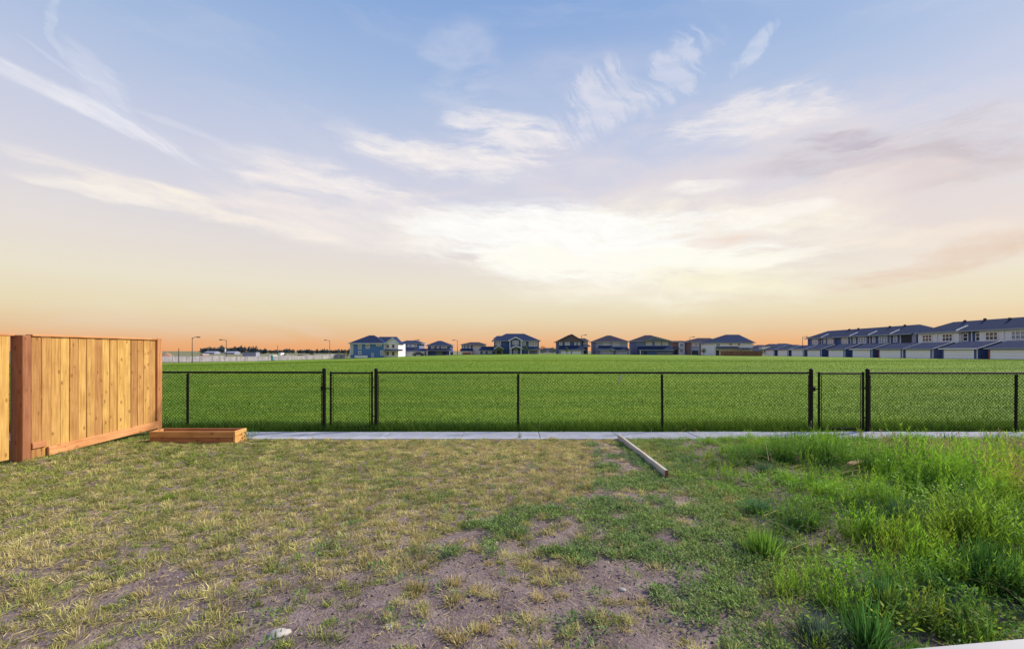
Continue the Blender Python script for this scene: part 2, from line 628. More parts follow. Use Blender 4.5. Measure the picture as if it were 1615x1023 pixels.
def mat_field():
    m, nt, b = new_mat('field turf')
    t = nt.nodes.new('ShaderNodeTexCoord')
    mp = nt.nodes.new('ShaderNodeMapping')
    mp.inputs['Scale'].default_value = (0.18, 1.0, 1.0)
    nt.links.new(t.outputs['Object'], mp.inputs[0])
    outs = []
    for sc, de in ((0.32, 6.0), (2.6, 6.0), (0.06, 3.0)):
        n = nt.nodes.new('ShaderNodeTexNoise')
        nt.links.new(mp.outputs[0], n.inputs['Vector'])
        n.inputs['Scale'].default_value = sc
        n.inputs['Detail'].default_value = de
        n.inputs['Roughness'].default_value = 0.65
        outs.append(n.outputs[0])
    a = nt.nodes.new('ShaderNodeMath')
    a.operation = 'ADD'
    nt.links.new(outs[0], a.inputs[0])
    nt.links.new(outs[1], a.inputs[1])
    a2 = nt.nodes.new('ShaderNodeMath')
    a2.operation = 'MULTIPLY_ADD'
    nt.links.new(outs[2], a2.inputs[0])
    a2.inputs[1].default_value = 0.9
    nt.links.new(a.outputs[0], a2.inputs[2])
    mr = nt.nodes.new('ShaderNodeMapRange')
    nt.links.new(a2.outputs[0], mr.inputs[0])
    mr.inputs[1].default_value = 1.0
    mr.inputs[2].default_value = 1.75
    r = nt.nodes.new('ShaderNodeValToRGB')
    r.color_ramp.elements[0].color = (0.04, 0.105, 0.006, 1)
    r.color_ramp.elements[1].color = (0.17, 0.25, 0.02, 1)
    e = r.color_ramp.elements.new(0.5)
    e.color = (0.085, 0.175, 0.01, 1)
    nt.links.new(mr.outputs[0], r.inputs[0])
    nt.links.new(r.outputs[0], b.inputs['Base Color'])
    b.inputs['Roughness'].default_value = 0.9
    b.inputs['Specular IOR Level'].default_value = 0.1
    b.inputs['Sheen Weight'].default_value = 0.15
    b.inputs['Sheen Tint'].default_value = (0.6, 0.8, 0.2, 1)
    bp = nt.nodes.new('ShaderNodeBump')
    bp.inputs['Strength'].default_value = 0.8
    bp.inputs['Distance'].default_value = 0.1
    nt.links.new(outs[1], bp.inputs['Height'])
    nt.links.new(bp.outputs[0], b.inputs['Normal'])
    return m


M['field'] = mat_field()
M['far_ground'] = mat_noise('far ground', (0.12, 0.13, 0.06), (0.2, 0.19, 0.11), 0.02, 0.95, 0.0, 6.0)

# ------------------------------------------------------------------ terrain
_ex = np.array([0, 255, 400, 540, 600, 640, 725, 800, 880, 1000, 1100, 1200, 1300, 1450, 1615], float)
_ey = np.array([573, 572.5, 569.5, 565.5, 563.5, 561.8, 559.6, 558.3, 558.0, 559.2, 560, 561, 563, 565.5, 567.6])
_eY = np.array([88, 98, 124, 150, 152, 154, 156, 157, 157, 157, 157, 159, 123, 91.6, 71.4])
_er = (_ex - CX) / F
_ez = CH - (_ey - HY) * _eY / F


def edgeY(r):
    return np.interp(r, _er, _eY)


def terrain(X, Y):
    X, Y = np.asarray(X, float), np.asarray(Y, float)
    r = X / np.maximum(Y, 1e-3)
    return np.interp(r, _er, _ez) * sstep(0.3, 1.0, Y / edgeY(r)) * (Y > 9)


def grid_mesh(name, X, Y, Z, mat, smooth=True):
    n, m = X.shape
    v = np.stack([X, Y, Z], -1).reshape(-1, 3)
    i = np.arange(n * m).reshape(n, m)
    q = np.stack([i[:-1, :-1], i[:-1, 1:], i[1:, 1:], i[1:, :-1]], -1).reshape(-1, 4)
    return fast_mesh(name, v, quads=q, mat=mat, smooth=smooth)


rr = np.linspace(-2.4, 2.4, 220)
tt = np.linspace(0, 1, 140) ** 1.0
Rg, Tg = np.meshgrid(rr, tt)
Yg = 8.86 * (edgeY(Rg) / 8.86) ** Tg
Zg = terrain(Rg * Yg, Yg) + 0.03 * (fbm(Rg * Yg * 0.12, Yg * 0.3, 5) - 0.5) * sstep(10, 25, Yg)
tag(grid_mesh('field', Rg * Yg, Yg, Zg, M['field']), kind='structure')
Rg, Tg = np.meshgrid(np.linspace(-2.4, 2.4, 120), np.linspace(0, 1, 60))
Ye = edgeY(Rg)
Yg = (Ye - 0.5) * (6000 / Ye) ** Tg
Zg = np.interp(Rg, _er, _ez) - 0.02 - 1.5 * sstep(1.6, 6, Yg / Ye)
tag(grid_mesh('ground', Rg * Yg, Yg, Zg, M['far_ground']), kind='structure')


def yard_z(X, Y):
    X, Y = np.asarray(X, float), np.asarray(Y, float)
    z = 0.07 * (fbm(X * 0.55, Y * 0.55, 1, 3) - 0.5) + 0.05 * (fbm(X * 2.3, Y * 2.3, 2, 4) - 0.5)
    z = z + 0.06 * sstep(-6.4, -7.2, X) * sstep(4, 6, Y) + 0.05 * sstep(2.2, 3.5, X)
    return z * sstep(8.14, 7.75, Y) - 0.012


gx, gy = np.meshgrid(np.arange(-15, 19, 0.055), np.arange(-2.0, 8.98, 0.045))
tag(grid_mesh('yard_soil', gx, gy, yard_z(gx, gy) + 0.012 * (fbm(gx * 9, gy * 9, 7, 3) - 0.5), M['soil']), kind='structure')

# ------------------------------------------------------------------ concrete walk
walk = empty('sidewalk')
walk['kind'] = 'structure'
slab_me = None
for i in range(-3, 12):
    x0 = -0.98 + i * 1.52
    if slab_me is None:
        o = MB().bev(0, 1.512, 8.16, 8.86, -0.12, 0.012, 0.008).build('slab', M['concrete'], walk)
        slab_me = o.data
    else:
        o = bpy.data.objects.new('slab', slab_me)
        COL.objects.link(o)
        o.parent = walk
    o.location = (x0, random.uniform(-0.006, 0.006), random.uniform(-0.004, 0.004))


# ------------------------------------------------------------------ far buildings
def paint(key, c, rough=0.75, spec=0.25):
    if key not in M:
        M[key] = mat_noise(key, tuple(v * 0.82 for v in c), c, 1.3, rough, 0.0, 6.0, (1, 1, 3), spec)
    return M[key]


ROOF = mat_noise('roof shingles', (0.02, 0.033, 0.085), (0.038, 0.056, 0.125), 2.2, 1.0, 0.0, 8.0, (1, 1, 4), 0.03)
ROOF2 = mat_noise('brown roof shingles', (0.034, 0.034, 0.06), (0.06, 0.056, 0.088), 2.2, 1.0, 0.0, 8.0, (1, 1, 4), 0.03)
TRIM = mat_plain('white trim', (0.8, 0.82, 0.85))
GREYTRIM = mat_plain('grey trim', (0.3, 0.32, 0.38))
DOORW = mat_noise('white garage door', (0.76, 0.8, 0.86), (0.84, 0.87, 0.91), 1.5, 0.5)
GLASS = mat_plain('window glass', (0.26, 0.31, 0.4), 0.1, 0.8)  # pale blue base colour stands in for sky reflected in the panes
GLASSD = mat_plain('dark window glass', (0.03, 0.04, 0.07), 0.06, 0.8)
DARK = mat_plain('dark paint and recess shade', (0.035, 0.037, 0.05), 0.8)  # dark painted parts, and the painted shade of the balcony recess
BLUE = paint('blue siding', (0.09, 0.2, 0.45))
NAVY = paint('navy siding', (0.065, 0.11, 0.27))
LILAC = paint('grey lilac siding', (0.3, 0.32, 0.48))
SLATE = paint('slate siding', (0.15, 0.19, 0.36))
WHITE = paint('white siding', (0.8, 0.81, 0.85))
BROWN = paint('brown siding', (0.24, 0.15, 0.14))
RED = paint('red brick', (0.3, 0.09, 0.06))
TEAL = paint('teal paint', (0.05, 0.24, 0.32))


class House:
    def __init__(self, name, label, cat, xc, Y, group=None):
        self.Y, self.k, self.xc = Y, Y / F, xc
        X = (xc - CX) * self.k
        self.zb = float(terrain(X, Y)) - 0.05
        self.o = empty(name, (X, Y, self.zb), 0, label, cat, group)

    def lx(self, x):
        return (x - self.xc) * self.k

    def lz(self, y):
        return CH - (y - HY) * self.k - self.zb

    def box(self, name, x0, x1, y0, y1, d0, d1, mat, parent=None):
        z0 = 0.0 if y1 is None else self.lz(y1)
        return MB().box(self.lx(x0), self.lx(x1), d0, d1, z0, self.lz(y0)).build(name, mat, parent or self.o)

    def wall(self, x0, x1, y0, mat, d0=0.0, d1=10.0, y1=None):
        return self.box('wall', x0, x1, y0, y1, d0, d1, mat)

    def hip(self, x0, x1, ye, rx0, rx1, yr, d0=0.0, d1=10.0, mat=None, over=0.5, trim=GREYTRIM):
        a, b, c, d = self.lx(x0), self.lx(x1), self.lx(rx0), self.lx(rx1)
        ze, zr, f, g = self.lz(ye), self.lz(yr), d0 - over, d1 + over
        dm = (f + g) / 2
        e = min(dm - f, (g - f) / 2)
        m = MB().add([(a, f, ze), (b, f, ze), (b, g, ze), (a, g, ze), (c, dm - 0.01, zr), (d, dm - 0.01, zr), (d, dm + 0.01, zr), (c, dm + 0.01, zr)],
                     [(0, 1, 5, 4), (1, 2, 6, 5), (2, 3, 7, 6), (3, 0, 4, 7), (4, 5, 6, 7), (3, 2, 1, 0)])
        r = m.build('roof', mat or ROOF, self.o)
        MB().box(a, b, f - 0.06, f, ze - 0.22, ze + 0.02).box(a - 0.06, a, f, g, ze - 0.22, ze + 0.02).box(b, b + 0.06, f, g, ze - 0.22, ze + 0.02).build('fascia', trim, r)
        return r

    def gable(self, x0, x1, ye, xa, ya, d0=0.0, d1=10.0, mat=None, wall=None, over=0.4, trim=TRIM, tw=0.22):
        """front-facing gable: sloping roof slabs, the wall triangle and the verge boards"""
        a, b, c = self.lx(x0), self.lx(x1), self.lx(xa)
        ze, zr = self.lz(ye), self.lz(ya)
        f, g, t = d0 - over, d1, 0.18
        m = MB()
        for (p, q) in ((a, c), (b, c)):
            m.add([(p, f, ze), (q, f, zr), (q, g, zr), (p, g, ze), (p, f, ze - t), (q, f, zr - t), (q, g, zr - t), (p, g, ze - t)],
                  [(0, 1, 2, 3), (7, 6, 5, 4), (0, 4, 5, 1), (3, 2, 6, 7), (0, 3, 7, 4)])
        r = m.build('roof', mat or ROOF, self.o)
        m = MB()
        for (p, q) in ((a, c), (b, c)):
            m.add([(p, f - 0.05, ze - tw), (p, f - 0.05, ze + 0.03), (q, f - 0.05, zr + 0.03), (q, f - 0.05, zr - tw),
                   (p, f - 0.003, ze - tw), (p, f - 0.003, ze + 0.03), (q, f - 0.003, zr + 0.03), (q, f - 0.003, zr - tw)],
                  [(0, 1, 2, 3), (7, 6, 5, 4), (0, 4, 5, 1), (1, 5, 6, 2), (3, 2, 6, 7), (0, 3, 7, 4)])
        m.build('verge_board', trim, r)
        if wall:
            MB().add([(a + 0.3, d0, ze), (b - 0.3, d0, ze), (c, d0, zr - t), (a + 0.3, d0 + 0.3, ze), (b - 0.3, d0 + 0.3, ze), (c, d0 + 0.3, zr - t)],
                     [(0, 1, 2), (5, 4, 3), (0, 3, 4, 1), (1, 4, 5, 2), (2, 5, 3, 0)]).build('gable_wall', wall, self.o)
        return r

    def lean(self, x0, x1, ye, yt, d0, d1, mat=None, inset=0.0, trim=GREYTRIM):
        """roof that rises from its eave at d0 to the wall at d1"""
        a, b = self.lx(x0), self.lx(x1)
        c, d = self.lx(x0 + inset), self.lx(x1 - inset)
        ze, zt = self.lz(ye), self.lz(yt)
        m = MB().add([(a, d0, ze), (b, d0, ze), (d, d1, zt), (c, d1, zt), (a, d0, ze - 0.16), (b, d0, ze - 0.16), (d, d1, ze - 0.16), (c, d1, ze - 0.16)],
                     [(0, 1, 2, 3), (7, 6, 5, 4), (0, 4, 5, 1), (1, 5, 6, 2), (2, 6, 7, 3), (3, 7, 4, 0)])
        r = m.build('lower_roof', mat or ROOF, self.o)
        MB().box(a, b, d0 - 0.05, d0 - 0.003, ze - 0.2, ze + 0.02).build('fascia', trim, r)
        return r

    def win(self, x0, x1, y0, y1, d=0.0, n=1, frame=TRIM, glass=GLASS, fr=0.12):
        a, b, z0, z1 = self.lx(x0), self.lx(x1), self.lz(y1), self.lz(y0)
        m = MB().box(a, a + fr, d - 0.08, d + 0.03, z0, z1).box(b - fr, b, d - 0.08, d + 0.03, z0, z1)
        m.box(a + fr, b - fr, d - 0.08, d + 0.03, z0, z0 + fr).box(a + fr, b - fr, d - 0.08, d + 0.03, z1 - fr, z1)
        for i in range(1, n):
            x = a + (b - a) * i / n
            m.box(x - fr * 0.4, x + fr * 0.4, d - 0.075, d + 0.03, z0 + fr, z1 - fr)
        w = m.build('window', frame, self.o)
        MB().box(a + fr * 0.5, b - fr * 0.5, d - 0.03, d + 0.02, z0 + fr * 0.5, z1 - fr * 0.5).build('pane', glass, w)

    def door(self, x0, x1, y0, d=0.0, mat=None, name='door', y1=None, panels=1):
        a, b, z1 = self.lx(x0), self.lx(x1), self.lz(y0)
        z0 = 0.0 if y1 is None else self.lz(y1)
        m = MB()
        for i in range(panels):
            h = (z1 - z0) / panels
            m.box(a, b, d - 0.06, d + 0.03, z0 + i * h + (0.02 if i else 0), z0 + (i + 1) * h - 0.02)
        return m.build(name, mat or DOORW, self.o)


# H1: blue house, side on
h = House('blue_house', 'blue two-storey house with white trimmed gable, first house on the left', 'house', 590, 150)
h.wall(552.5, 605.5, 541, BLUE, 0, 12)
h.wall(605.5, 627, 541.5, WHITE, 1.0, 11)
h.hip(549.5, 607.5, 541.2, 577, 585, 528, -0.3, 7.5, ROOF, 0.3, TRIM)
h.hip(583, 622, 541.0, 588, 617, 529.8, 2.5, 12, ROOF)
h.gable(605, 629, 541.6, 618, 532.5, 0.9, 8, ROOF, WHITE)
for a, b, c, d in ((565, 570, 543, 550.5), (577, 583, 542.5, 549.5), (593.5, 602, 542, 545.5), (565, 570, 553, 558.5), (600, 604.5, 552.5, 560)):
    h.win(a, b, c, d)
h.win(552.8, 557, 543.5, 559, 0, 2, TRIM, GLASS)
h.box('corner_board', 551.9, 552.5, 541, None, -0.05, 0.4, TRIM)
h.box('corner_board', 605.5, 606.1, 541, None, -0.05, 0.4, TRIM)
for a, b in ((608, 612.5), (616.5, 621.5)):
    h.win(a, b, 542.5, 549, 1.0, 1, TRIM, GLASSD)
    h.win(a, b, 554, 561, 1.0, 1, TRIM, GLASSD)
h.lean(606, 634, 552.5, 550.5, -0.8, 1.0, ROOF)
h.door(585.5, 590, 556, 0, paint('lilac door', (0.4, 0.4, 0.55)))
h.box('patio_screen', 562.5, 582.5, 560.3, None, -2.0, -1.85, WHITE)
# H2
h = House('white_house', 'white two-storey house with low flat-looking roof right of the blue house', 'house', 645, 165)
h.wall(629, 659.5, 541, SLATE, 2, 12)
h.box('wall', 634, 656, 543, 547, 1.9, 2.1, WHITE)
h.hip(625.5, 663, 541, 634, 652, 536, 2, 12, ROOF)
for a, b in ((636, 641.5), (643, 647.5), (652, 656)):
    h.win(a, b, 542.5, 547, 1.9)
h.wall(629, 671, 553, WHITE, -2, 2)
h.lean(644, 674, 553.5, 549.5, -2.6, 2, ROOF, 3)
h.gable(626, 645, 553.5, 634.5, 547.5, -3, 2, ROOF, SLATE, trim=GREYTRIM)
h.door(632, 653.5, 556.6, -2, DOORW, 'garage_door', panels=3)
h.win(663, 669, 555, 559, -2)
# H3
h = House('small_blue_house', 'small dark blue house with pyramid roof and row of white upper windows', 'house', 691.5, 165)
h.wall(674.5, 709.5, 544.5, NAVY, 0, 9)
h.hip(671.8, 712.3, 544.5, 688, 693, 536.8, 0, 9, ROOF)
for a, b in ((680, 685), (689, 692.5), (696, 701), (702, 705)):
    h.win(a, b, 544.8, 549.3)
h.lean(672.5, 712, 552.2, 549.8, -1.6, 0, ROOF)
h.door(688, 697, 553.5, -0.02, paint('sage panel', (0.16, 0.22, 0.2)), 'garage_door', panels=3)
h.door(699.5, 703.5, 554.5, -0.02, DARK)
h.box('porch_post', 674, 675, 552.2, None, -1.4, -1.2, TRIM)
h.box('porch_post', 709.5, 710.5, 552.2, None, -1.4, -1.2, TRIM)
# H4
h = House('cream_house', 'cream side-walled house with low roof between street lamp and large navy house', 'house', 746, 168)
h.wall(728, 745, 543, NAVY, 0, 9)
h.wall(745.02, 764, 543, paint('cream siding', (0.72, 0.66, 0.66)), 0.3, 9.4)
h.hip(726.5, 767.5, 543, 740, 754, 539, 0, 9.4, ROOF2)
for a, b in ((729.5, 732), (734, 737), (739.5, 742.5)):
    h.win(a, b, 543.5, 549)
h.lean(726, 746, 553, 550, -1.6, 0, ROOF)
h.wall(728, 745, 553, WHITE, -1.2, 0)
h.door(730, 744, 555.7, -1.2, RED, 'garage_door', panels=3)
# H5
h = House('navy_house', 'largest navy house with stacked white trimmed centre gables', 'house', 805, 158)
h.wall(779, 850, 537, NAVY, 0, 11)
h.hip(775.5, 852.5, 537, 798, 827, 525, 0, 11, ROOF)
h.hip(777.5, 808, 533.2, 783, 805, 528.5, 3, 10, ROOF)
h.gable(801.5, 824.5, 537, 813, 531.2, -1.5, 4, ROOF, NAVY, tw=0.3)
h.wall(804, 822, 537, NAVY, -1.5, 0)
h.box('corner_post', 803.6, 804.8, 537, None, -1.6, -1.45, TRIM)
h.box('corner_post', 821.3, 822.5, 537, None, -1.6, -1.45, TRIM)
h.gable(804, 824.5, 549.5, 814, 544.8, -3, -1.5, ROOF, SLATE, tw=0.28)
h.box('porch_post', 805.5, 806.6, 549.6, None, -2.9, -2.6, TRIM)
h.box('porch_post', 820.7, 821.8, 549.6, None, -2.9, -2.6, TRIM)
h.win(808.5, 817.5, 537.2, 543.5, -1.5, 2)
h.win(781.5, 790, 537.5, 544, 0, 2)
h.win(823.5, 829, 538, 545.5, 0, 1)
h.win(834, 847.5, 537.6, 545.8, 0, 3, TRIM, GLASS)
h.door(809.5, 816.5, 550.3, -1.5, paint('pale door', (0.45, 0.44, 0.6)))
h.lean(832, 852, 550.8, 548.8, -1.2, 0, ROOF)
h.box('door_frame', 833, 849.2, 550.8, 551.9, -0.12, -0.03, TRIM)
h.box('door_frame', 833, 834, 551.9, None, -0.12, -0.03, TRIM)
h.box('door_frame', 848.2, 849.2, 551.9, None, -0.12, -0.03, TRIM)
h.door(834, 840.8, 552.2, -0.04, paint('violet grey door', (0.2, 0.2, 0.33)), 'garage_door', panels=3)
h.door(841.4, 848.2, 552.2, -0.04, paint('violet grey door', (0.2, 0.2, 0.33)), 'garage_door', panels=3)
h.lean(755, 783, 552.5, 546, -2.5, 2, ROOF, 4)
h.wall(758, 780, 552.4, NAVY, -1.9, 2)
h.win(762, 766, 553.2, 557, -1.9)
h.win(770, 776, 553.2, 557, -1.9)
h.gable(779.5, 795, 550, 787, 544.5, -3.2, 0, ROOF, paint('olive shingle siding', (0.16, 0.18, 0.14)), tw=0.26)
h.wall(781, 793.5, 550, paint('olive shingle siding', (0.16, 0.18, 0.14)), -2.8, 0)
h.door(784, 791, 552, -2.8, DARK)
# H6
h = House('gabled_house', 'dark gabled house with two white garage doors behind a lamp post', 'house', 903, 160)
h.wall(881, 916.5, 539, NAVY, 0, 10)
h.gable(877, 922, 539, 901.5, 526.8, -0.3, 10, ROOF2, paint('brown shingle gable', (0.13, 0.11, 0.14)), trim=ROOF2)
h.wall(916.52, 929, 537, SLATE, 2.5, 10)
h.hip(913, 931, 537, 918, 927, 532.5, 2.5, 10, ROOF2)
for a, b, n in ((882, 886.5, 1), (891, 898.5, 3), (906, 908.8, 1), (911.5, 914.8, 1)):
    h.win(a, b, 538 if n != 3 else 537.6, 544.3, 0, n)
h.win(921.5, 927.5, 538, 543, 2.5, 2)
h.lean(879.5, 921, 551.3, 544.8, -3, 0, ROOF, 4)
h.wall(881, 919, 551.2, LILAC, -2.4, 0)
h.door(883.5, 899, 553.3, -2.4, DOORW, 'garage_door', panels=4)
h.door(901, 916.5, 553.3, -2.4, DOORW, 'garage_door', panels=4)
h.lean(919, 931, 546, 543.5, -0.5, 2.5, ROOF)
h.door(923, 926, 550, 2.5, DARK)
# H7
h = House('grey_house', 'grey lilac house with hipped roof and two garage roofs in front', 'house', 965, 160)
h.wall(940, 990, 538.5, LILAC, 0, 10)
h.hip(937.2, 992.8, 538.5, 962, 968, 528, 0, 10, ROOF2)
h.win(951.5, 960.5, 539, 544.3, 0, 3)
h.win(967, 976.5, 539, 544.3, 0, 3)
h.lean(941, 967, 551.2, 545, -3, 0, ROOF, 3)
h.lean(965, 991.5, 552, 547, -2.2, 0, ROOF, 3)
h.wall(944, 965, 551.2, LILAC, -2.4, 0)
h.wall(966.5, 990, 552, SLATE, -1.7, 0)
h.door(946.5, 963, 553, -2.4, paint('lilac garage door', (0.4, 0.4, 0.56)), 'garage_door', panels=4)
h.door(970, 987.5, 553.6, -1.7, paint('lilac garage door', (0.4, 0.4, 0.56)), 'garage_door', panels=4)
# H8
h = House('slate_house', 'slate house with three triple windows upstairs and wide hipped roof', 'house', 1031, 160)
h.wall(1004, 1057.5, 537.6, SLATE, 0, 10)
h.hip(1001, 1060.5, 537.6, 1024, 1033, 527.6, 0, 10, ROOF2)
h.gable(1016, 1056, 537.6, 1029, 531.5, -1.0, 5, ROOF2, SLATE, trim=GREYTRIM)
for a in (1019, 1033, 1044.5):
    h.win(a, a + 9, 537.8, 544.2, -0.02, 3)
h.lean(1003.5, 1060, 551.6, 546, -2.5, 0, ROOF, 2)
h.wall(1006, 1058, 551.6, NAVY, -2.0, 0)
h.door(1033, 1056, 555.2, -2.0, paint('taupe garage door', (0.2, 0.2, 0.23)), 'garage_door', panels=4)
h.door(1013, 1017.5, 553.5, -2.0, DARK)
h.box('porch_post', 1006.5, 1007.4, 551.6, None, -2.4, -2.2, TRIM)
# H9
h = House('brown_house', 'narrow brown house with flat roofline right of the slate house', 'house', 1074, 175)
h.wall(1061, 1087.5, 539, BROWN, 0, 9)
h.wall(1070, 1079.5, 539.4, WHITE, -0.4, 0)
h.hip(1058.5, 1089.5, 539, 1064, 1084, 536.8, 0, 9, ROOF2)
h.win(1071.5, 1076.5, 541, 547, -0.4, 2)
h.win(1071.5, 1076.5, 549.5, 555, -0.4, 2)
h.wall(1079.52, 1087, 539.2, NAVY, -0.2, 0)
h.lean(1061, 1070, 549, 547, -1.5, 0, ROOF)
h.door(1062.5, 1068.5, 552, -0.03, DARK)
h.box('balcony', 1079, 1088, 556, None, -1.5, -0.2, SLATE)
h = House('rust_house', 'rust and pale blue house with lit-looking upper windows beside white house', 'house', 1104, 170)
h.wall(1088.7, 1126, 539, BROWN, 0, 9)
h.hip(1086.5, 1137, 539, 1108, 1128, 532.3, 0, 9, ROOF2)
h.win(1091, 1096, 540.5, 546.5, 0, 2, TRIM, paint('warm glow paint', (0.5, 0.34, 0.26)))  # lit look of this pane is put into its warm base colour
h.win(1097, 1102, 540.5, 546.5, 0, 2, TRIM, GLASS)
h.wall(1089.5, 1102, 547.5, paint('pale blue siding', (0.28, 0.36, 0.5)), -0.5, 0)
h.win(1112.5, 1118, 541, 546.5, 0, 2)
h.wall(1111, 1125, 540, WHITE, -0.2, 0, 548)
h.win(1120, 1124, 541.5, 546.5, -0.2, 1)
h.door(1090.5, 1100.5, 552.5, -0.5, DARK, 'garage_door', panels=4)
# H10
h = House('broad_roofed_house', 'white house with broad dark hipped roof behind brown yard fence', 'house', 1158, 155)
h.wall(1127, 1187, 540, WHITE, 0, 11)
h.hip(1124, 1190.5, 540, 1156.5, 1178, 526.6, 0, 11, ROOF)
h.wall(1187.02, 1193.5, 543, paint('warm lit side wall', (0.5, 0.3, 0.26)), 3, 10)  # reddish wall colour has warm light from the right painted in
h.hip(1183, 1196, 543, 1187, 1190, 537, 3, 10, paint('rust roof', (0.28, 0.1, 0.06)))
h.win(1149.5, 1155.5, 540.8, 545.2, 0, 2, TRIM, paint('amber glow paint', (0.5, 0.27, 0.12)))  # amber base colour paints the upper panes as lit
h.win(1163, 1167.5, 540.8, 545.2, 0, 1, TRIM, paint('amber glow paint', (0.5, 0.27, 0.12)))
h.win(1129, 1136, 541.5, 546.5, 0, 2)
h.lean(1126.5, 1166, 549, 546.3, -1.6, 0, ROOF, 3)
h.lean(1160, 1191, 550.6, 548.3, -1.6, 0, ROOF, 3)
h.door(1129, 1134, 552, -0.02, GLASSD)
# yard fence in front of it
Yf = 150.0
f = empty('yard_fence', ((1168 - CX) / F * Yf, Yf, float(terrain((1168 - CX) / F * Yf, Yf)) - 0.05), 0, 'brown board fence along the foot of the white broad-roofed house', 'fence')
bm_board = None
for i in range(60):
    x = (1137 + i * 1.08 - 1168) / F * Yf
    hh = 1.75 + random.uniform(-0.03, 0.03)
    if bm_board is None:
        bm_board = MB().box(0, 0.22, 0, 0.03, 0, 1.75).build('board', mat_wood('brown yard boards', (0.28, 0.15, 0.1), (0.15, 0.07, 0.045), 'Z', False), f)
        o = bm_board
    else:
        o = bpy.data.objects.new('board', bm_board.data)
        COL.objects.link(o)
        o.parent = f
    o.location = (x, 0, 0)
    o.scale.z = hh / 1.75
for i in range(7):
    x = (1137 + i * 10.8 - 1168) / F * Yf
    MB().box(x - 0.09, x + 0.09, 0.035, 0.2, 0, 1.9).build('post', M['post_wood'], f)
# far low houses between the white house and the garages
for i, (x0, x1, ye, yr, Yd, lab) in enumerate((
        (1194, 1217, 546.5, 543.6, 260, 'far dark roofed house just right of the white broad-roofed house'),
        (1213, 1236, 545.5, 542.0, 245, 'far pale house with dark roof above the smallest garages'),
        (1228, 1256, 544.5, 541.2, 225, 'far house with long dark roof left of the townhouse end'),
        (1250, 1272, 546.0, 543.2, 215, 'far low house tucked against the townhouse end'),
        (852, 878, 551.0, 548.5, 250, 'far small house between navy house and gabled house'))):
    h = House('far_house', lab, 'house', (x0 + x1) / 2, Yd, 'far houses in the gaps')
    c = (SLATE, WHITE, SLATE, NAVY, LILAC)[i]
    h.wall(x0 + 1, x1 - 1, ye, c, 0, 8)
    h.hip(x0, x1, ye, x0 + (x1 - x0) * 0.3, x1 - (x1 - x0) * 0.3, yr, 0, 8, ROOF)
    for k in range(3):
        a = x0 + 3 + k * (x1 - x0 - 6) / 3
        h.win(a, a + 3.2, ye + 1, ye + 4, 0)

# ------------------------------------------------------------------ townhouses and garages on the right
SL = 0.089
NRM = math.hypot(1, SL)
RZ = math.atan2(-1 / NRM, -SL / NRM)              # local x runs along the row towards the viewer, local y away from the field


class Row(House):
    def __init__(self, name, label, cat, Xr, Yr, xfar, zb=0.0, group=None):
        """plane X = Xr + SL (Y - Yr); origin where the photograph's column xfar meets it"""
        self.Xr, self.Yr = Xr, Yr
        self.Y0 = self.planeY(xfar)
        self.zb = zb
        self.o = empty(name, (Xr + SL * (self.Y0 - Yr), self.Y0, zb), RZ, label, cat, group)

    def planeY(self, x):
        r = (x - CX) / F
        return (self.Xr - SL * self.Yr) / (r - SL)

    def lx(self, x):
        return (self.Y0 - self.planeY(x)) * NRM


class RowBlock(Row):
    """z given directly in metres instead of by pixel row"""
    def lz(self, y):
        return y


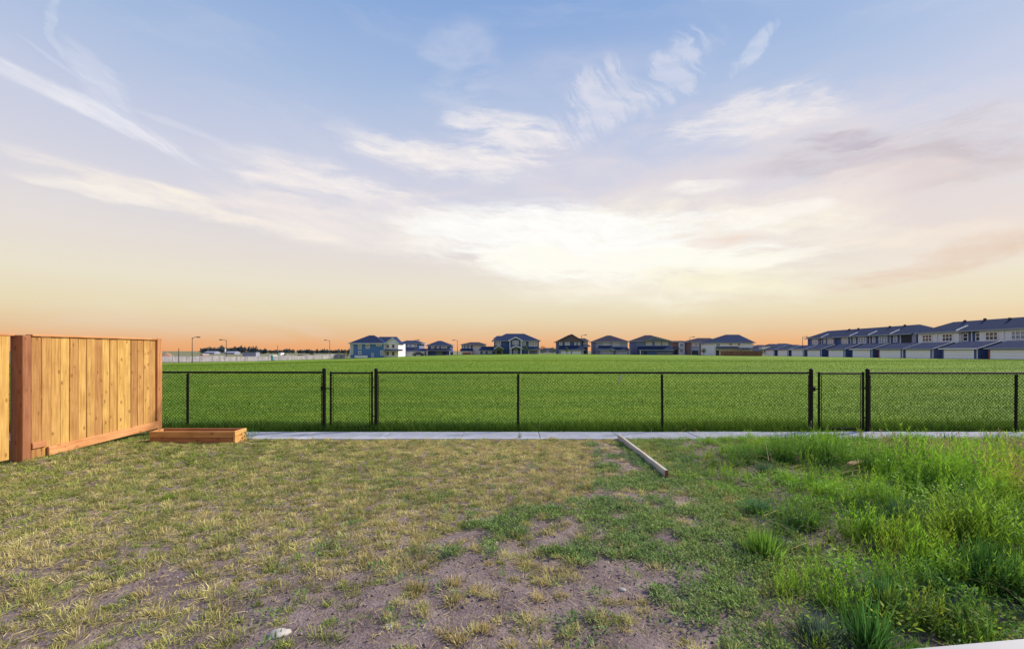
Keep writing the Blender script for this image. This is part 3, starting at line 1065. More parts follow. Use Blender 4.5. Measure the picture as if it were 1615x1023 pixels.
def row_block(name, label, xfar, near_s, walls, wins, parapets, vents, zb):
    b = RowBlock(name, label, 'townhouse', 101.0, 85.0, xfar, zb)
    L = near_s
    base = MB().box(0, L, 0.4, 9.6, 0, 6.5).build('wall', NAVY, b.o)
    for (x0, x1, mat, dep) in walls:
        MB().box(b.lx(x0), b.lx(x1), dep, 0.45, 2.6, 6.38).build('wall', mat, b.o)
    ze, zr = 6.45, 9.0
    a0, a1, f, g = -0.5, L + 0.5, -0.5, 10.4
    hp = 4.4
    r = MB().add([(a0, f, ze), (a1, f, ze), (a1, g, ze), (a0, g, ze), (a0 + hp, 5, zr), (a1 - hp, 5, zr), (a1 - hp, 5.02, zr), (a0 + hp, 5.02, zr)],
                 [(0, 1, 5, 4), (1, 2, 6, 5), (2, 3, 7, 6), (3, 0, 4, 7), (4, 5, 6, 7), (3, 2, 1, 0)]).build('roof', ROOF, b.o)
    MB().box(a0, a1, f - 0.08, f - 0.003, ze - 0.22, ze + 0.05).box(a0 - 0.08, a0 - 0.003, f, g, ze - 0.22, ze + 0.05).build('gutter', GREYTRIM, r)
    sl = (zr - ze) / (5 - f)
    for x in parapets:
        s = b.lx(x)
        y0, y1 = f + 0.05, 1.9
        MB().add([(s, y0, ze + 0.03), (s + 0.28, y0, ze + 0.03), (s + 0.28, y1, ze + sl * (y1 - f)), (s, y1, ze + sl * (y1 - f)),
                  (s, y0, ze + 0.28), (s + 0.28, y0, ze + 0.28), (s + 0.28, y1, ze + sl * (y1 - f) + 0.28), (s, y1, ze + sl * (y1 - f) + 0.28)],
                 [(0, 3, 2, 1), (4, 5, 6, 7), (0, 1, 5, 4), (1, 2, 6, 5), (2, 3, 7, 6), (3, 0, 4, 7)]).build('parapet', TRIM, r)
    for s, q in vents:
        z = ze + sl * (q - f)
        MB().bev(s - 0.22, s + 0.22, q - 0.2, q + 0.2, z - 0.1, z + 0.5, 0.04).build('roof_vent', DARK, r)
    for (x0, x1, z0, z1, n, dep, gl) in wins:
        w0, w1 = b.lx(x0), b.lx(x1)
        fr = 0.16
        m = MB().box(w0, w0 + fr, dep - 0.12, dep - 0.004, z0, z1).box(w1 - fr, w1, dep - 0.12, dep - 0.004, z0, z1)
        m.box(w0 + fr, w1 - fr, dep - 0.12, dep - 0.004, z0, z0 + fr).box(w0 + fr, w1 - fr, dep - 0.12, dep - 0.004, z1 - fr, z1)
        m.box(w0 + fr, w1 - fr, dep - 0.11, dep - 0.005, (z0 + z1) / 2 - 0.06, (z0 + z1) / 2 + 0.06)
        for i in range(1, n):
            x = w0 + (w1 - w0) * i / n
            m.box(x - 0.07, x + 0.07, dep - 0.115, dep - 0.006, z0 + fr, z1 - fr)
        w = m.build('window', TRIM, b.o)
        for i in range(n):
            p0, p1 = w0 + (w1 - w0) * i / n, w0 + (w1 - w0) * (i + 1) / n
            for (q0, q1) in ((z0, (z0 + z1) / 2), ((z0 + z1) / 2, z1)):
                MB().box(p0 + 0.08, p1 - 0.08, dep - 0.05, dep - 0.007, q0 + 0.08, q1 - 0.08).build('pane', gl, w)
    return b


b1 = row_block('townhouse_block', 'far townhouse block with navy upper walls and white framed windows', 1272, 46.0,
               [(1278, 1293, SLATE, 0.1), (1303, 1316, SLATE, 0.1), (1325, 1339, SLATE, 0.1), (1351, 1368, SLATE, 0.1), (1384, 1401, SLATE, 0.1), (1437, 1443, LILAC, 0.2)],
               [(1281, 1290, 4.2, 6.0, 2, 0.1, GLASS), (1297, 1300.5, 4.4, 6.0, 1, 0.4, GLASS), (1305, 1314, 4.2, 6.0, 2, 0.1, GLASS), (1327.5, 1337, 4.2, 6.0, 2, 0.1, GLASS),
                (1343.5, 1348, 4.2, 6.0, 1, 0.4, GLASS), (1353.5, 1366, 4.2, 6.0, 3, 0.1, GLASS), (1374, 1378.5, 4.3, 6.0, 1, 0.4, GLASS), (1386, 1399, 4.2, 6.0, 3, 0.1, GLASS),
                (1407, 1413, 4.3, 6.0, 1, 0.4, GLASS)],
               [1297, 1342, 1371.5, 1406], [(16, 4.3), (20, 4.4), (33, 4.2), (38, 4.4)], -0.3)
MB().box(b1.lx(1420), b1.lx(1437), 0.3, 0.42, 2.8, 5.9).build('balcony_recess_shade', DARK, b1.o)  # flat dark panel painted in place of the shade inside the balcony recess
for x in (1294, 1340, 1370, 1402, 1418):
    s = b1.lx(x)
    MB().box(s, s + 0.16, 0.2, 0.38, 2.6, 6.3).build('downspout', TRIM, b1.o)
b2 = row_block('townhouse_block', 'near townhouse block with white upper walls at the right edge', 1447.5, 46.0,
               [(1448, 1512.5, WHITE, 0.0), (1544.5, 1640, WHITE, 0.0)],
               [(1455, 1470.5, 4.2, 6.0, 3, 0.0, GLASSD), (1486.5, 1503, 4.2, 6.0, 3, 0.0, GLASSD), (1516, 1524.5, 4.1, 6.0, 1, 0.4, GLASSD), (1536, 1544, 4.1, 6.0, 1, 0.4, GLASSD),
                (1554.5, 1574.5, 4.2, 6.0, 3, 0.0, GLASSD), (1595, 1618, 4.2, 6.0, 3, 0.0, GLASS)],
               [1511], [(7.5, 4.4), (12, 4.6), (18, 3.9), (23.5, 3.1), (30, 3.4)], -0.3)
for x in (1478, 1513.5, 1530, 1583):
    s = b2.lx(x)
    MB().box(s, s + 0.16, -0.2 if x in (1478, 1583) else 0.2, -0.02 if x in (1478, 1583) else 0.38, 2.6, 6.3).build('downspout', TRIM, b2.o)

centers = [1590, 1511, 1447, 1403, 1358, 1318, 1283, 1257, 1234, 1213]
glab = ['nearest garage, cut by the right edge', 'second garage from the right edge', 'third garage from the right, below the townhouse gap',
        'garage below the dark balcony recess', 'garage with dark passage on its left, below far townhouse block', 'middle garage of the far townhouse block',
        'garage below the left end of the far townhouse block', 'third smallest garage in the row', 'second smallest garage in the row', 'farthest and smallest garage in the row']
Ys = [84.4 / ((c - CX) / F - SL) for c in centers]
for i, (Yc, lab) in enumerate(zip(Ys, glab)):
    Xc = 84.4 + SL * Yc
    e = empty('garage', (Xc, Yc, -0.35), RZ, lab + ', pale door and dark roof', 'garage', 'garages along the far side of the field')
    w = 4.35
    wm = (NAVY, NAVY, SLATE, SLATE, NAVY, NAVY, NAVY, SLATE, NAVY, NAVY)[i]
    MB().box(-w + 0.75, -3.35, 0, 7.2, 0, 2.45).box(3.35, w - 0.15, 0, 7.2, 0, 2.45).box(-3.35, 3.35, 0, 0.3, 2.22, 2.45).box(-3.35, 3.35, 6.9, 7.2, 0, 2.45).build('wall', wm, e)
    if i in (0, 3):
        MB().box(-w + 0.745, -w + 1.0, -0.02, 1.2, 0, 2.4).build('side_wall', RED, e)
    m = MB()
    for k in range(4):
        m.box(-3.35, 3.35, 0.06, 0.14, k * 0.555 + 0.01, (k + 1) * 0.555 - 0.012)
    m.build('garage_door', DOORW, e)
    a0, a1, f, rg, g, ze, zr = -w + 0.35, w + 0.2, -0.45, 3.7, 7.7, 2.5, 3.95
    r = MB().add([(a0, f, ze), (a1, f, ze), (a1, rg, zr), (a0, rg, zr), (a1, g, ze), (a0, g, ze)],
                 [(0, 1, 2, 3), (3, 2, 4, 5), (0, 5, 4, 1), (1, 4, 2), (0, 3, 5)]).build('roof', ROOF, e)
    MB().box(a0, a1, f - 0.08, f - 0.004, ze - 0.16, ze + 0.05).build('gutter', TRIM if i % 3 == 1 else GREYTRIM, r)
    m = MB()
    for (y0, z0, y1, z1) in ((f, ze, rg, zr),):
        m.add([(a1 + 0.004, y0, z0 - 0.08), (a1 + 0.09, y0, z0 - 0.08), (a1 + 0.09, y1, z1 - 0.08), (a1 + 0.004, y1, z1 - 0.08),
               (a1 + 0.004, y0, z0 + 0.03), (a1 + 0.09, y0, z0 + 0.03), (a1 + 0.09, y1, z1 + 0.03), (a1 + 0.004, y1, z1 + 0.03)],
              [(0, 3, 2, 1), (4, 5, 6, 7), (0, 1, 5, 4), (1, 2, 6, 5), (2, 3, 7, 6), (3, 0, 4, 7)])
    m.build('verge_board', TRIM, r)
    MB().box(w - 0.32, w - 0.18, -0.1, -0.01, 0, 2.4).build('downspout', TRIM, e)


# ------------------------------------------------------------------ street lamps and poles
LAMP = mat_plain('lamp pole paint', (0.07, 0.075, 0.09))
LENS = mat_plain('lamp lens', (0.5, 0.5, 0.52), 0.3)


def lamp(x, ytop, Y, side, label, name='street_lamp'):
    X = (x - CX) / F * Y
    zb = float(terrain(X, Y))
    H = CH - (ytop - HY) * Y / F - zb
    e = empty(name, (X, Y, zb), 0, label, 'lamp', 'street lamps')
    MB().tube([(0, 0, 0), (0, 0, 0.5), (0, 0, H)], [0.16, 0.11, 0.06], 8).build('pole', LAMP, e)
    s = side
    MB().tube([(0, 0, H - 0.35), (0.5 * s, 0, H + 0.05), (1.3 * s, 0, H + 0.1)], 0.06, 6).build('arm', LAMP, e)
    hd = MB().bev(min(1.1 * s, 1.9 * s), max(1.1 * s, 1.9 * s), -0.2, 0.2, H - 0.02, H + 0.2, 0.05).build('lamp_head', LAMP, e)
    MB().box(min(1.25 * s, 1.8 * s), max(1.25 * s, 1.8 * s), -0.13, 0.13, H - 0.06, H - 0.022).build('lens', LENS, hd)


lamp(303.2, 532, 104, 1, 'tallest street lamp, leftmost, its head pointing right')
lamp(357, 536, 118, -1, 'street lamp left of the far tree line, head pointing left')
lamp(520, 536.5, 148, -1, 'street lamp just left of the blue house')
lamp(653.5, 536, 152, 1, 'street lamp in front of the white flat-roofed house')
lamp(721.5, 536.5, 160, -1, 'street lamp between small blue house and cream house')
lamp(917, 528.5, 154, 1, 'street lamp in front of the gabled house, right of its garage doors')
lamp(1265.8, 531, 146, 1, 'street lamp left of the far townhouse block')
lamp(1088, 531.5, 168, 1, 'street lamp rising between the brown and rust houses')
for x, yt, Y, lab in ((282, 549, 104, 'short thin pole left of the tallest street lamp'), (438, 544.5, 150, 'slim pole right of the teal container')):
    X = (x - CX) / F * Y
    zb = float(terrain(X, Y))
    o = MB().tube([(0, 0, 0), (0, 0, CH - (yt - HY) * Y / F - zb)], [0.11, 0.07], 8).build('pole', LAMP)
    o.location = (X, Y, zb)
    tag(o, lab, 'pole')

# ------------------------------------------------------------------ construction edge on the far left
HOARD = mat_noise('pale hoarding', (0.2, 0.19, 0.24), (0.5, 0.47, 0.52), 0.9, 0.8, 0, 6, (1, 1, 0.4))
P0, P1 = np.array([-91.0, 93.0]), np.array([-58.5, 151.0])
fence = empty('hoarding_fence', (P0[0], P0[1], 0), math.atan2(P1[1] - P0[1], P1[0] - P0[0]), 'long pale panel fence beyond the field on the left', 'fence')
Lf = float(np.hypot(*(P1 - P0)))
n = 22
for i in range(n):
    s0, s1 = Lf * i / n, Lf * (i + 1) / n
    c = P0 + (P1 - P0) * (i + 0.5) / n
    zb = float(terrain(*c))
    MB().box(s0 + 0.07, s1 - 0.07, -0.03, 0.03, zb + 0.1, zb + 1.5 + random.uniform(-0.16, 0.16)).build('panel', HOARD, fence)
    MB().box(s0 - 0.06, s0 + 0.06, -0.07, 0.07, zb - 0.2, zb + 1.72).build('post', GREYTRIM, fence)


def at(x, Y):
    X = (x - CX) / F * Y
    return X, Y, float(terrain(X, Y))


def far_box(x, Y, w, hgt, name, label, cat, mat, roof=None):
    """site cabin or bin: walls, lid"""
    X, Y, zb = at(x, Y)
    e = empty(name, (X, Y, zb), 0, label, cat)
    MB().bev(-w / 2, w / 2, 0, 2.4, 0.12, hgt, 0.05).build('body', mat, e)
    MB().box(-w / 2 - 0.1, w / 2 + 0.1, -0.1, 2.5, hgt + 0.004, hgt + 0.16).build('lid', roof or mat, e)
    for s in (-1, 1):
        MB().box(s * w / 2 * 0.8 - 0.1, s * w / 2 * 0.8 + 0.1, 0.2, 2.2, 0, 0.118).build('skid', DARK, e)
    return e


far_box(423.5, 128, 2.4, 1.5, 'site_bin', 'teal site bin with pale side at the end of the field', 'bin', TEAL, WHITE)
far_box(393, 160, 5.0, 2.3, 'site_cabin', 'pale site cabin behind the panel fence', 'cabin', LILAC, GREYTRIM)
far_box(317.5, 125, 0.8, 1.75, 'site_sign_box', 'small red and white box above the panel fence', 'box', RED, WHITE)
far_box(441, 175, 0.9, 2.0, 'utility_cabinet', 'small white cabinet beside the slim pole', 'cabinet', WHITE, WHITE)
for x, Y, w, lab in ((330, 380, 9, 'far pale roofed shed at the left of the tree line'), (362, 360, 8, 'far pale roofed shed beside a white silo')):
    X = (x - CX) / F * Y
    e = empty('shed', (X, Y, -1.2), 0, lab, 'shed')
    MB().box(-w / 2, w / 2, 0, 8, 0, 1.4).build('wall', LILAC, e)
    MB().add([(-w / 2 - 0.4, -0.4, 1.4), (w / 2 + 0.4, -0.4, 1.4), (w / 2 + 0.4, 8.4, 1.4), (-w / 2 - 0.4, 8.4, 1.4), (-w / 2, 4, 2.4), (w / 2, 4, 2.4)],
             [(0, 1, 5, 4), (2, 3, 4, 5), (1, 2, 5), (3, 0, 4), (3, 2, 1, 0)]).build('roof', LILAC, e)
e = empty('silo', ((355.5 - CX) / F * 365, 365, -1.2), 0, 'slim white silo in front of the far tree line', 'silo')
MB().tube([(0, 0, 0), (0, 0, 4.2)], 0.7, 12).build('body', WHITE, e, True)
MB().tube([(0, 0, 4.2), (0, 0, 5.0)], [0.75, 0.1], 12).build('cap', GREYTRIM, e, True)


def car(x, Y, rz, label, paintmat):
    X, Y, zb = at(x, Y)
    e = empty('parked_car', (X, Y, zb), rz, label, 'car', 'cars parked by the houses')
    prof = [(-2.2, 0.35), (-2.2, 0.85), (-1.3, 0.95), (-0.7, 1.45), (0.9, 1.48), (1.6, 0.98), (2.15, 0.9), (2.2, 0.35)]
    for nm, p, yw, mat in (('body', prof, 0.88, paintmat),):
        v = [(a, -yw * (0.82 if z > 1.2 else 1), z) for a, z in p] + [(a, yw * (0.82 if z > 1.2 else 1), z) for a, z in p]
        k = len(p)
        fs = [tuple(range(k)), tuple(range(2 * k - 1, k - 1, -1))] + [(i, i + k, (i + 1) % k + k, (i + 1) % k) for i in range(k)]
        MB().add(v, fs).build(nm, mat, e)
    for sy in (-1, 1):
        MB().add([(-1.05, sy * 0.87, 0.98), (1.35, sy * 0.87, 1.0), (0.8, sy * 0.76, 1.38), (-0.65, sy * 0.76, 1.36)], [(0, 1, 2, 3) if sy < 0 else (3, 2, 1, 0)]).build('side_window', GLASSD, e)
        for sx in (-1.35, 1.35):
            MB().tube([(sx, sy * 0.68, 0.33), (sx, sy * 0.92, 0.33)], 0.33, 14).build('wheel', DARK, e)


car(474, 150, 0.1, 'dark parked car left of the red shrub at the field end', mat_plain('dark car paint', (0.03, 0.035, 0.05), 0.25, 0.6))
car(660, 156, 0.0, 'dark parked car in front of the white flat-roofed house', mat_plain('navy car paint', (0.03, 0.04, 0.07), 0.25, 0.6))
car(449, 165, 0.2, 'silver parked car behind the end of the panel fence', mat_plain('silver car paint', (0.4, 0.42, 0.46), 0.25, 0.6))
# dirt heap
X, Y, zb = at(262, 112)
a, r = np.meshgrid(np.linspace(0, 2 * np.pi, 28), np.linspace(0, 1, 9))
hx, hy = np.cos(a) * r * 4.2, np.sin(a) * r * 3.5
hz = 2.2 * (1 - r ** 1.3) * (0.75 + 0.5 * fbm(hx * 0.6 + 9, hy * 0.6 + 4, 3))
o = grid_mesh('dirt_heap', hx, hy, hz, mat_noise('red dirt', (0.24, 0.13, 0.09), (0.4, 0.24, 0.18), 1.5, 0.95, 0.5))
o.location = (X, Y, zb - 0.05)
tag(o, 'reddish heap of dirt behind the pale panel fence', 'dirt heap')


# ------------------------------------------------------------------ foliage generators
def norm(v):
    return v / np.maximum(np.linalg.norm(v, axis=1, keepdims=True), 1e-9)


def blades(base, d, L, w, droop, c0, c1, name, mat, parent=None, tri=False):
    """grass blades: base (N,3), direction d (N,3), length, width, droop of the tip"""
    n = len(base)
    L, w, droop = (np.broadcast_to(np.asarray(q, float), (n,))[:, None] for q in (L, w, droop))
    rnd = rng.normal(size=(n, 3))
    rnd[:, 2] *= 0.3
    side = norm(np.cross(d, rnd))
    dn = np.array([[0, 0, -1.0]])
    tip = base + d * L + dn * droop * L
    if tri:
        v = np.stack([base - side * w / 2, base + side * w / 2, tip], 1).reshape(-1, 3)
        c = np.stack([c0, c0, c1], 1).reshape(-1, 3)
        i = np.arange(n)[:, None] * 3
        return fast_mesh(name, v, tris=i + np.array([[0, 1, 2]]), mat=mat, cols=c, parent=parent)
    mid = base + d * L * 0.55 + dn * droop * L * 0.22
    cm = c0 * 0.45 + c1 * 0.55
    v = np.stack([base - side * w / 2, base + side * w / 2, mid + side * w * 0.42, mid - side * w * 0.42, tip], 1).reshape(-1, 3)
    c = np.stack([c0, c0, cm, cm, c1], 1).reshape(-1, 3)
    i = np.arange(n)[:, None] * 5
    return fast_mesh(name, v, quads=i + np.array([[0, 1, 2, 3]]), tris=i + np.array([[3, 2, 4]]), mat=mat, cols=c, parent=parent)


def leaves(base, d, L, w, c, name, mat, parent=None):
    """broad leaves: a folded diamond each"""
    n = len(base)
    L, w = (np.broadcast_to(np.asarray(q, float), (n,))[:, None] for q in (L, w))
    rnd = rng.normal(size=(n, 3)) * 0.35 + np.array([[0, 0, 1.0]])
    side = norm(np.cross(d, rnd))
    up = norm(np.cross(side, d))
    mid = base + d * L * 0.45
    tip = base + d * L
    v = np.stack([base, mid + side * w / 2 + up * w * 0.15, tip, mid - side * w / 2 + up * w * 0.15], 1).reshape(-1, 3)
    cc = np.repeat(c, 4, axis=0)
    i = np.arange(n)[:, None] * 4
    return fast_mesh(name, v, tris=np.concatenate([i + np.array([[0, 1, 2]]), i + np.array([[0, 2, 3]])]), mat=mat, cols=cc, parent=parent)


def cone_dirs(n, spread, tilt=None):
    """unit vectors round the vertical; spread = typical lean"""
    a = rng.random(n) * 2 * np.pi
    l = np.clip(np.abs(rng.normal(0, spread, n)), 0, 1.4) if tilt is None else tilt
    return np.stack([np.sin(l) * np.cos(a), np.sin(l) * np.sin(a), np.cos(l)], 1)


def tint(c, n, var=0.2, hue=0.08):
    c = np.asarray(c, float)
    k = 1 + rng.normal(0, var, (n, 1)).clip(-0.5, 0.6)
    h = 1 + rng.normal(0, hue, (n, 3))
    return np.clip(c[None] * k * h, 0.002, 0.9)


# ------------------------------------------------------------------ far trees and shrubs
def tuft_cloud(n, rx, ry, rz, zc, size, col, shell=0.35):
    """leaf clumps through the volume of a crown"""
    p = norm(rng.normal(size=(n, 3))) * (shell + (1 - shell) * rng.random((n, 1)) ** 0.5)
    lump = 0.75 + 0.5 * fbm(p[:, 0] * 2 + 5, p[:, 2] * 2 + p[:, 1] * 1.3 + 7, 4)
    p = p * lump[:, None] * np.array([[rx, ry, rz]])
    p[:, 2] += zc
    return p


def small_tree(x, Y, H, wd, label, col, name='young_tree', trunk_h=0.35, n=260):
    X, Y, zb = at(x, Y)
    e = empty(name, (X, Y, zb), 0, label, 'tree' if 'tree' in name else 'shrub')
    m = MB().tube([(0, 0, 0), (0.03, 0, H * 0.4), (0, 0.02, H * 0.85)], [0.09, 0.06, 0.02], 7)
    for k in range(5):
        a = k * 1.3
        z = H * (trunk_h + 0.1 * k)
        m.tube([(0, 0, z), (math.cos(a) * wd * 0.3, math.sin(a) * wd * 0.3, z + H * 0.16)], [0.03, 0.01], 5)
    m.build('trunk', mat_noise('bark', (0.05, 0.04, 0.03), (0.1, 0.08, 0.06), 6, 0.9) if 'bark' not in bpy.data.materials else bpy.data.materials['bark'], e)
    p = tuft_cloud(n, wd / 2, wd / 2, H * (1 - trunk_h) / 2, H * (1 + trunk_h) / 2, 0.2, col)
    leaves(p, norm(rng.normal(size=(n, 3))), 0.3 * rng.uniform(0.6, 1.3, n), 0.2, tint(col, n, 0.3), 'crown', M['foliage'], e)


small_tree(492.5, 150, 2.1, 2.0, 'dark red shrub right of the dark parked car', (0.08, 0.025, 0.03), 'red_shrub', 0.1)
small_tree(536, 152, 1.9, 2.6, 'rounded green shrub just left of the blue house', (0.05, 0.09, 0.03), 'green_shrub', 0.05)
small_tree(547, 158, 3.0, 2.4, 'dark bushy tree touching the left wall of the blue house', (0.035, 0.06, 0.035), 'dark_tree', 0.2)
small_tree(790, 153, 2.6, 1.9, 'young tree in front of the left porch of the navy house', (0.08, 0.12, 0.05), 'young_tree')
small_tree(828.5, 153, 3.3, 1.8, 'young tree between the centre gable and right windows of the navy house', (0.09, 0.13, 0.06), 'young_tree')
small_tree(856, 170, 3.0, 3.5, 'hedge-like green tree right of the navy house', (0.04, 0.075, 0.03), 'bushy_tree', 0.1, 400)
small_tree(872, 175, 2.6, 3.2, 'low green tree left of the gabled house', (0.045, 0.075, 0.03), 'bushy_tree', 0.1, 400)
small_tree(1110, 152, 2.6, 1.8, 'young green tree in front of the rust house', (0.06, 0.13, 0.05), 'young_tree')
small_tree(1203, 170, 2.7, 2.0, 'pale green tree at the right end of the yard fence', (0.12, 0.14, 0.08), 'young_tree')
small_tree(964, 152, 2.4, 1.2, 'thin sapling between the two garages of the grey house', (0.14, 0.17, 0.12), 'sapling', 0.3, 140)
small_tree(894, 152, 2.6, 1.2, 'thin sapling before the white garage doors of the gabled house', (0.1, 0.13, 0.08), 'sapling', 0.3, 140)

# far wood as one mass
xs = np.concatenate([rng.uniform(316, 420, 150), rng.uniform(415, 560, 90)])
vb, cb_ = [], []
for x in xs:
    Y = rng.uniform(520, 640)
    X = (x - CX) / F * Y
    H = rng.uniform(4.6, 8.0) * (1.0 if x < 405 else 0.55) * (0.7 + 0.3 * min(1, (x - 312) / 25))
    n = 70
    conif = rng.random() < 0.4
    p = tuft_cloud(n, 2.2, 2.0, H * 0.5, H * 0.55, 1, None)
    if conif:
        p[:, :2] *= (1.15 - p[:, 2:3] / (H * 1.1)).clip(0.05, 1)
        p[:, 2] *= 1.2
    p += np.array([[X, Y, -1.4]])
    vb.append(p)
    cb_.append(tint((0.06, 0.085, 0.1), n, 0.25))
vb, cb_ = np.concatenate(vb), np.concatenate(cb_)
o = leaves(vb, norm(rng.normal(size=vb.shape)), 1.6, 1.2, cb_, 'far_wood', M['foliage'])
tag(o, 'dark far-off wood along the horizon on the left', 'trees', kind='stuff')

# ------------------------------------------------------------------ chain link fence
def fenceY(X):
    return 9.02 - 0.018 * X


TOPZ = 1.215
MESH_Z0 = 0.06


def wire_mesh(x0, x1, z0, z1, parent, name='wire_mesh', sp=0.068, rad=0.0031):
    """two families of diagonal wires, clipped to the panel"""
    m = MB()
    wv, wf = [], []
    Hh = z1 - z0
    k = 0
    x = x0 - Hh
    while x < x1:
        for s in (0, 1):
            # rising (s=0) from (x,z0) to (x+H,z1); falling (s=1) from (x,z1)
            a0 = max(x, x0)
            a1 = min(x + Hh, x1)
            if a1 - a0 > 0.005:
                za, zb2 = (a0 - x, a1 - x) if s == 0 else (Hh - (a0 - x), Hh - (a1 - x))
                off = 0.0025 if s else -0.0025
                pa = Vector((a0, fenceY(a0) + off, z0 + za))
                pb = Vector((a1, fenceY(a1) + off, z0 + zb2))
                m.tube([pa, pb], rad, 4, False)
        x += sp
    return m.build(name, M['black_metal'], parent)


def pole(x, ztop, rad, parent, name='post', cap=True, lean=0.0):
    Y = fenceY(x)
    o = MB().tube([(x, Y, -0.3), (x + lean, Y, ztop)], rad, 12).build(name, M['black_metal'], parent, False)
    if cap:
        MB().tube([(x + lean, Y, ztop), (x + lean, Y, ztop + 0.012), (x + lean, Y, ztop + 0.03), (x + lean, Y, ztop + 0.045)],
                  [rad * 1.15, rad * 1.15, rad * 0.85, rad * 0.25], 12).build('cap', M['black_metal'], o)
    return o


def band(x, z, rad, parent):
    Y = fenceY(x)
    MB().tube([(x, Y, z - 0.012), (x, Y, z + 0.012)], rad, 12).build('band', M['black_metal'], parent)


def section(xs_line, ends, label):
    e = empty('chain_link_fence', (0, 0, 0), 0, label, 'fence', 'chain link fence runs')
    xa, xb = xs_line[0], xs_line[-1]
    for x in xs_line:
        if x in ends:
            p = pole(x, TOPZ + 0.05, 0.037, e)
            s = 1 if x == xa else -1
            MB().box(x + s * 0.055 - 0.006, x + s * 0.055 + 0.006, fenceY(x) - 0.004, fenceY(x) + 0.004, 0.07, TOPZ - 0.05).build('tension_bar', M['black_metal'], e)
            for z in (0.2, 0.45, 0.7, 0.95, 1.13):
                band(x, z, 0.041, p)
        else:
            pole(x, TOPZ - 0.03, 0.025, e, cap=False, lean=random.uniform(-0.015, 0.015))
    for a, b in zip(xs_line[:-1], xs_line[1:]):
        MB().tube([(a, fenceY(a), TOPZ), (b, fenceY(b), TOPZ)], 0.021, 10).build('top_rail', M['black_metal'], e)
        tag(wire_mesh(a, b, MESH_Z0, TOPZ + 0.022, e), kind='stuff')
    return e


section([-9.9, -6.88, -3.96], (-3.96,), 'black chain link fence run on the left, ending at the left gate')
section([-2.86, 0.125, 3.13, 6.18], (-2.86, 6.18), 'long middle black chain link fence run between the two gates')
section([7.33, 10.32, 13.3, 16.3], (7.33,), 'black chain link fence run on the right, beyond the right gate')


def gate(x0, x1, hinge, label):
    e = empty('chain_link_gate', (0, 0, 0), 0, label, 'gate', 'chain link gates')
    zt = TOPZ - 0.01
    for x in (x0, x1):
        Y = fenceY(x)
        MB().tube([(x, Y, 0.05), (x, Y, zt + 0.03)], 0.021, 10).build('stile', M['black_metal'], e)
        s = 1 if x == x0 else -1
        MB().box(x + s * 0.05 - 0.005, x + s * 0.05 + 0.005, fenceY(x) - 0.004, fenceY(x) + 0.004, 0.08, zt - 0.03).build('tension_bar', M['black_metal'], e)
    for z in (0.07, zt):
        MB().tube([(x0, fenceY(x0), z), (x1, fenceY(x1), z)], 0.018, 10).build('rail', M['black_metal'], e)
    tag(wire_mesh(x0 + 0.02, x1 - 0.02, 0.08, zt + 0.005, e), kind='stuff')
    lx, px_ = x0, hinge[0]
    MB().tube([(lx, fenceY(lx) - 0.03, 0.88), (px_, fenceY(px_) - 0.03, 0.88)], 0.011, 8).box(px_ - 0.05, px_ + 0.05, fenceY(px_) - 0.06, fenceY(px_) - 0.03, 0.84, 0.93).build('latch', M['black_metal'], e)
    for z in (0.3, 0.9):
        MB().tube([(x1, fenceY(x1) - 0.02, z), (hinge[1], fenceY(hinge[1]) - 0.02, z)], 0.014, 8).build('hinge', M['black_metal'], e)


gate(-3.82, -2.945, (-3.96, -2.86), 'left chain link gate, black framed, before the green field')
gate(6.34, 7.24, (6.18, 7.33), 'right chain link gate, black framed, behind tall weeds')
# scraps of white plastic on the fence
for x0, z0, x1, z1, lab in ((2.21, 1.03, 2.29, 1.175, 'slanted white plastic strip hanging below the top rail'),
                            (-7.33, 1.1, -7.26, 1.16, 'small white tag on the wires beside the wooden fence')):
    y = fenceY(x0) - 0.03
    o = MB().add([(x0 - 0.016, y, z0), (x0 + 0.016, y, z0), (x1 + 0.016, y, z1), (x1 - 0.016, y, z1), (x0 - 0.016, y + 0.004, z0), (x0 + 0.016, y + 0.004, z0), (x1 + 0.016, y + 0.004, z1), (x1 - 0.016, y + 0.004, z1)],
                 [(0, 1, 2, 3), (7, 6, 5, 4), (0, 4, 5, 1), (1, 5, 6, 2), (2, 6, 7, 3), (3, 7, 4, 0)]).build('plastic_strip', M['white_vinyl'])
    tag(o, lab, 'plastic strip')

# ------------------------------------------------------------------ wooden fence
wf = empty('wooden_fence', (-7.15, 6.35, 0), 0, 'new orange cedar board fence at the left edge', 'fence')
XF = -7.15
bd = None


def loc_part(mb, name, mat, parent=wf):
    o = mb.build(name, mat, parent)
    return o


ys = [6.41 + 0.1402 * i for i in range(16)]
for i, y in enumerate(ys):
    w_ = 0.1335
    z0 = 0.2 if i > 1 else 0.06
    t = random.uniform(-0.004, 0.004)
    o = MB().bev(-0.02, 0.0, 0, w_, 0, 1.884 - z0, 0.003).build('board', M['cedar'], wf)
    o.location = (0.0 + t, y - 6.35, z0 + random.uniform(-0.006, 0.006))
    o.rotation_euler = (random.uniform(-0.003, 0.003), 0, random.uniform(-0.02, 0.02))
for i in range(20):                                # panel nearer the camera, set back
    y = 6.08 - 0.1402 * i
    o = MB().bev(-0.02, 0.0, 0, 0.1362, 0, 1.782, 0.003).build('board', M['cedar'], wf)
    o.location = (-0.1, y - 6.35, 0.1 + random.uniform(-0.006, 0.006))


def wfbox(name, x0, x1, y0, y1, z0, z1, mat, b=0.006):
    o = MB().bev(0, x1 - x0, 0, y1 - y0, 0, z1 - z0, b).build(name, mat, wf)
    o.location = (x0 + 7.15, y0 - 6.35, z0)
    return o


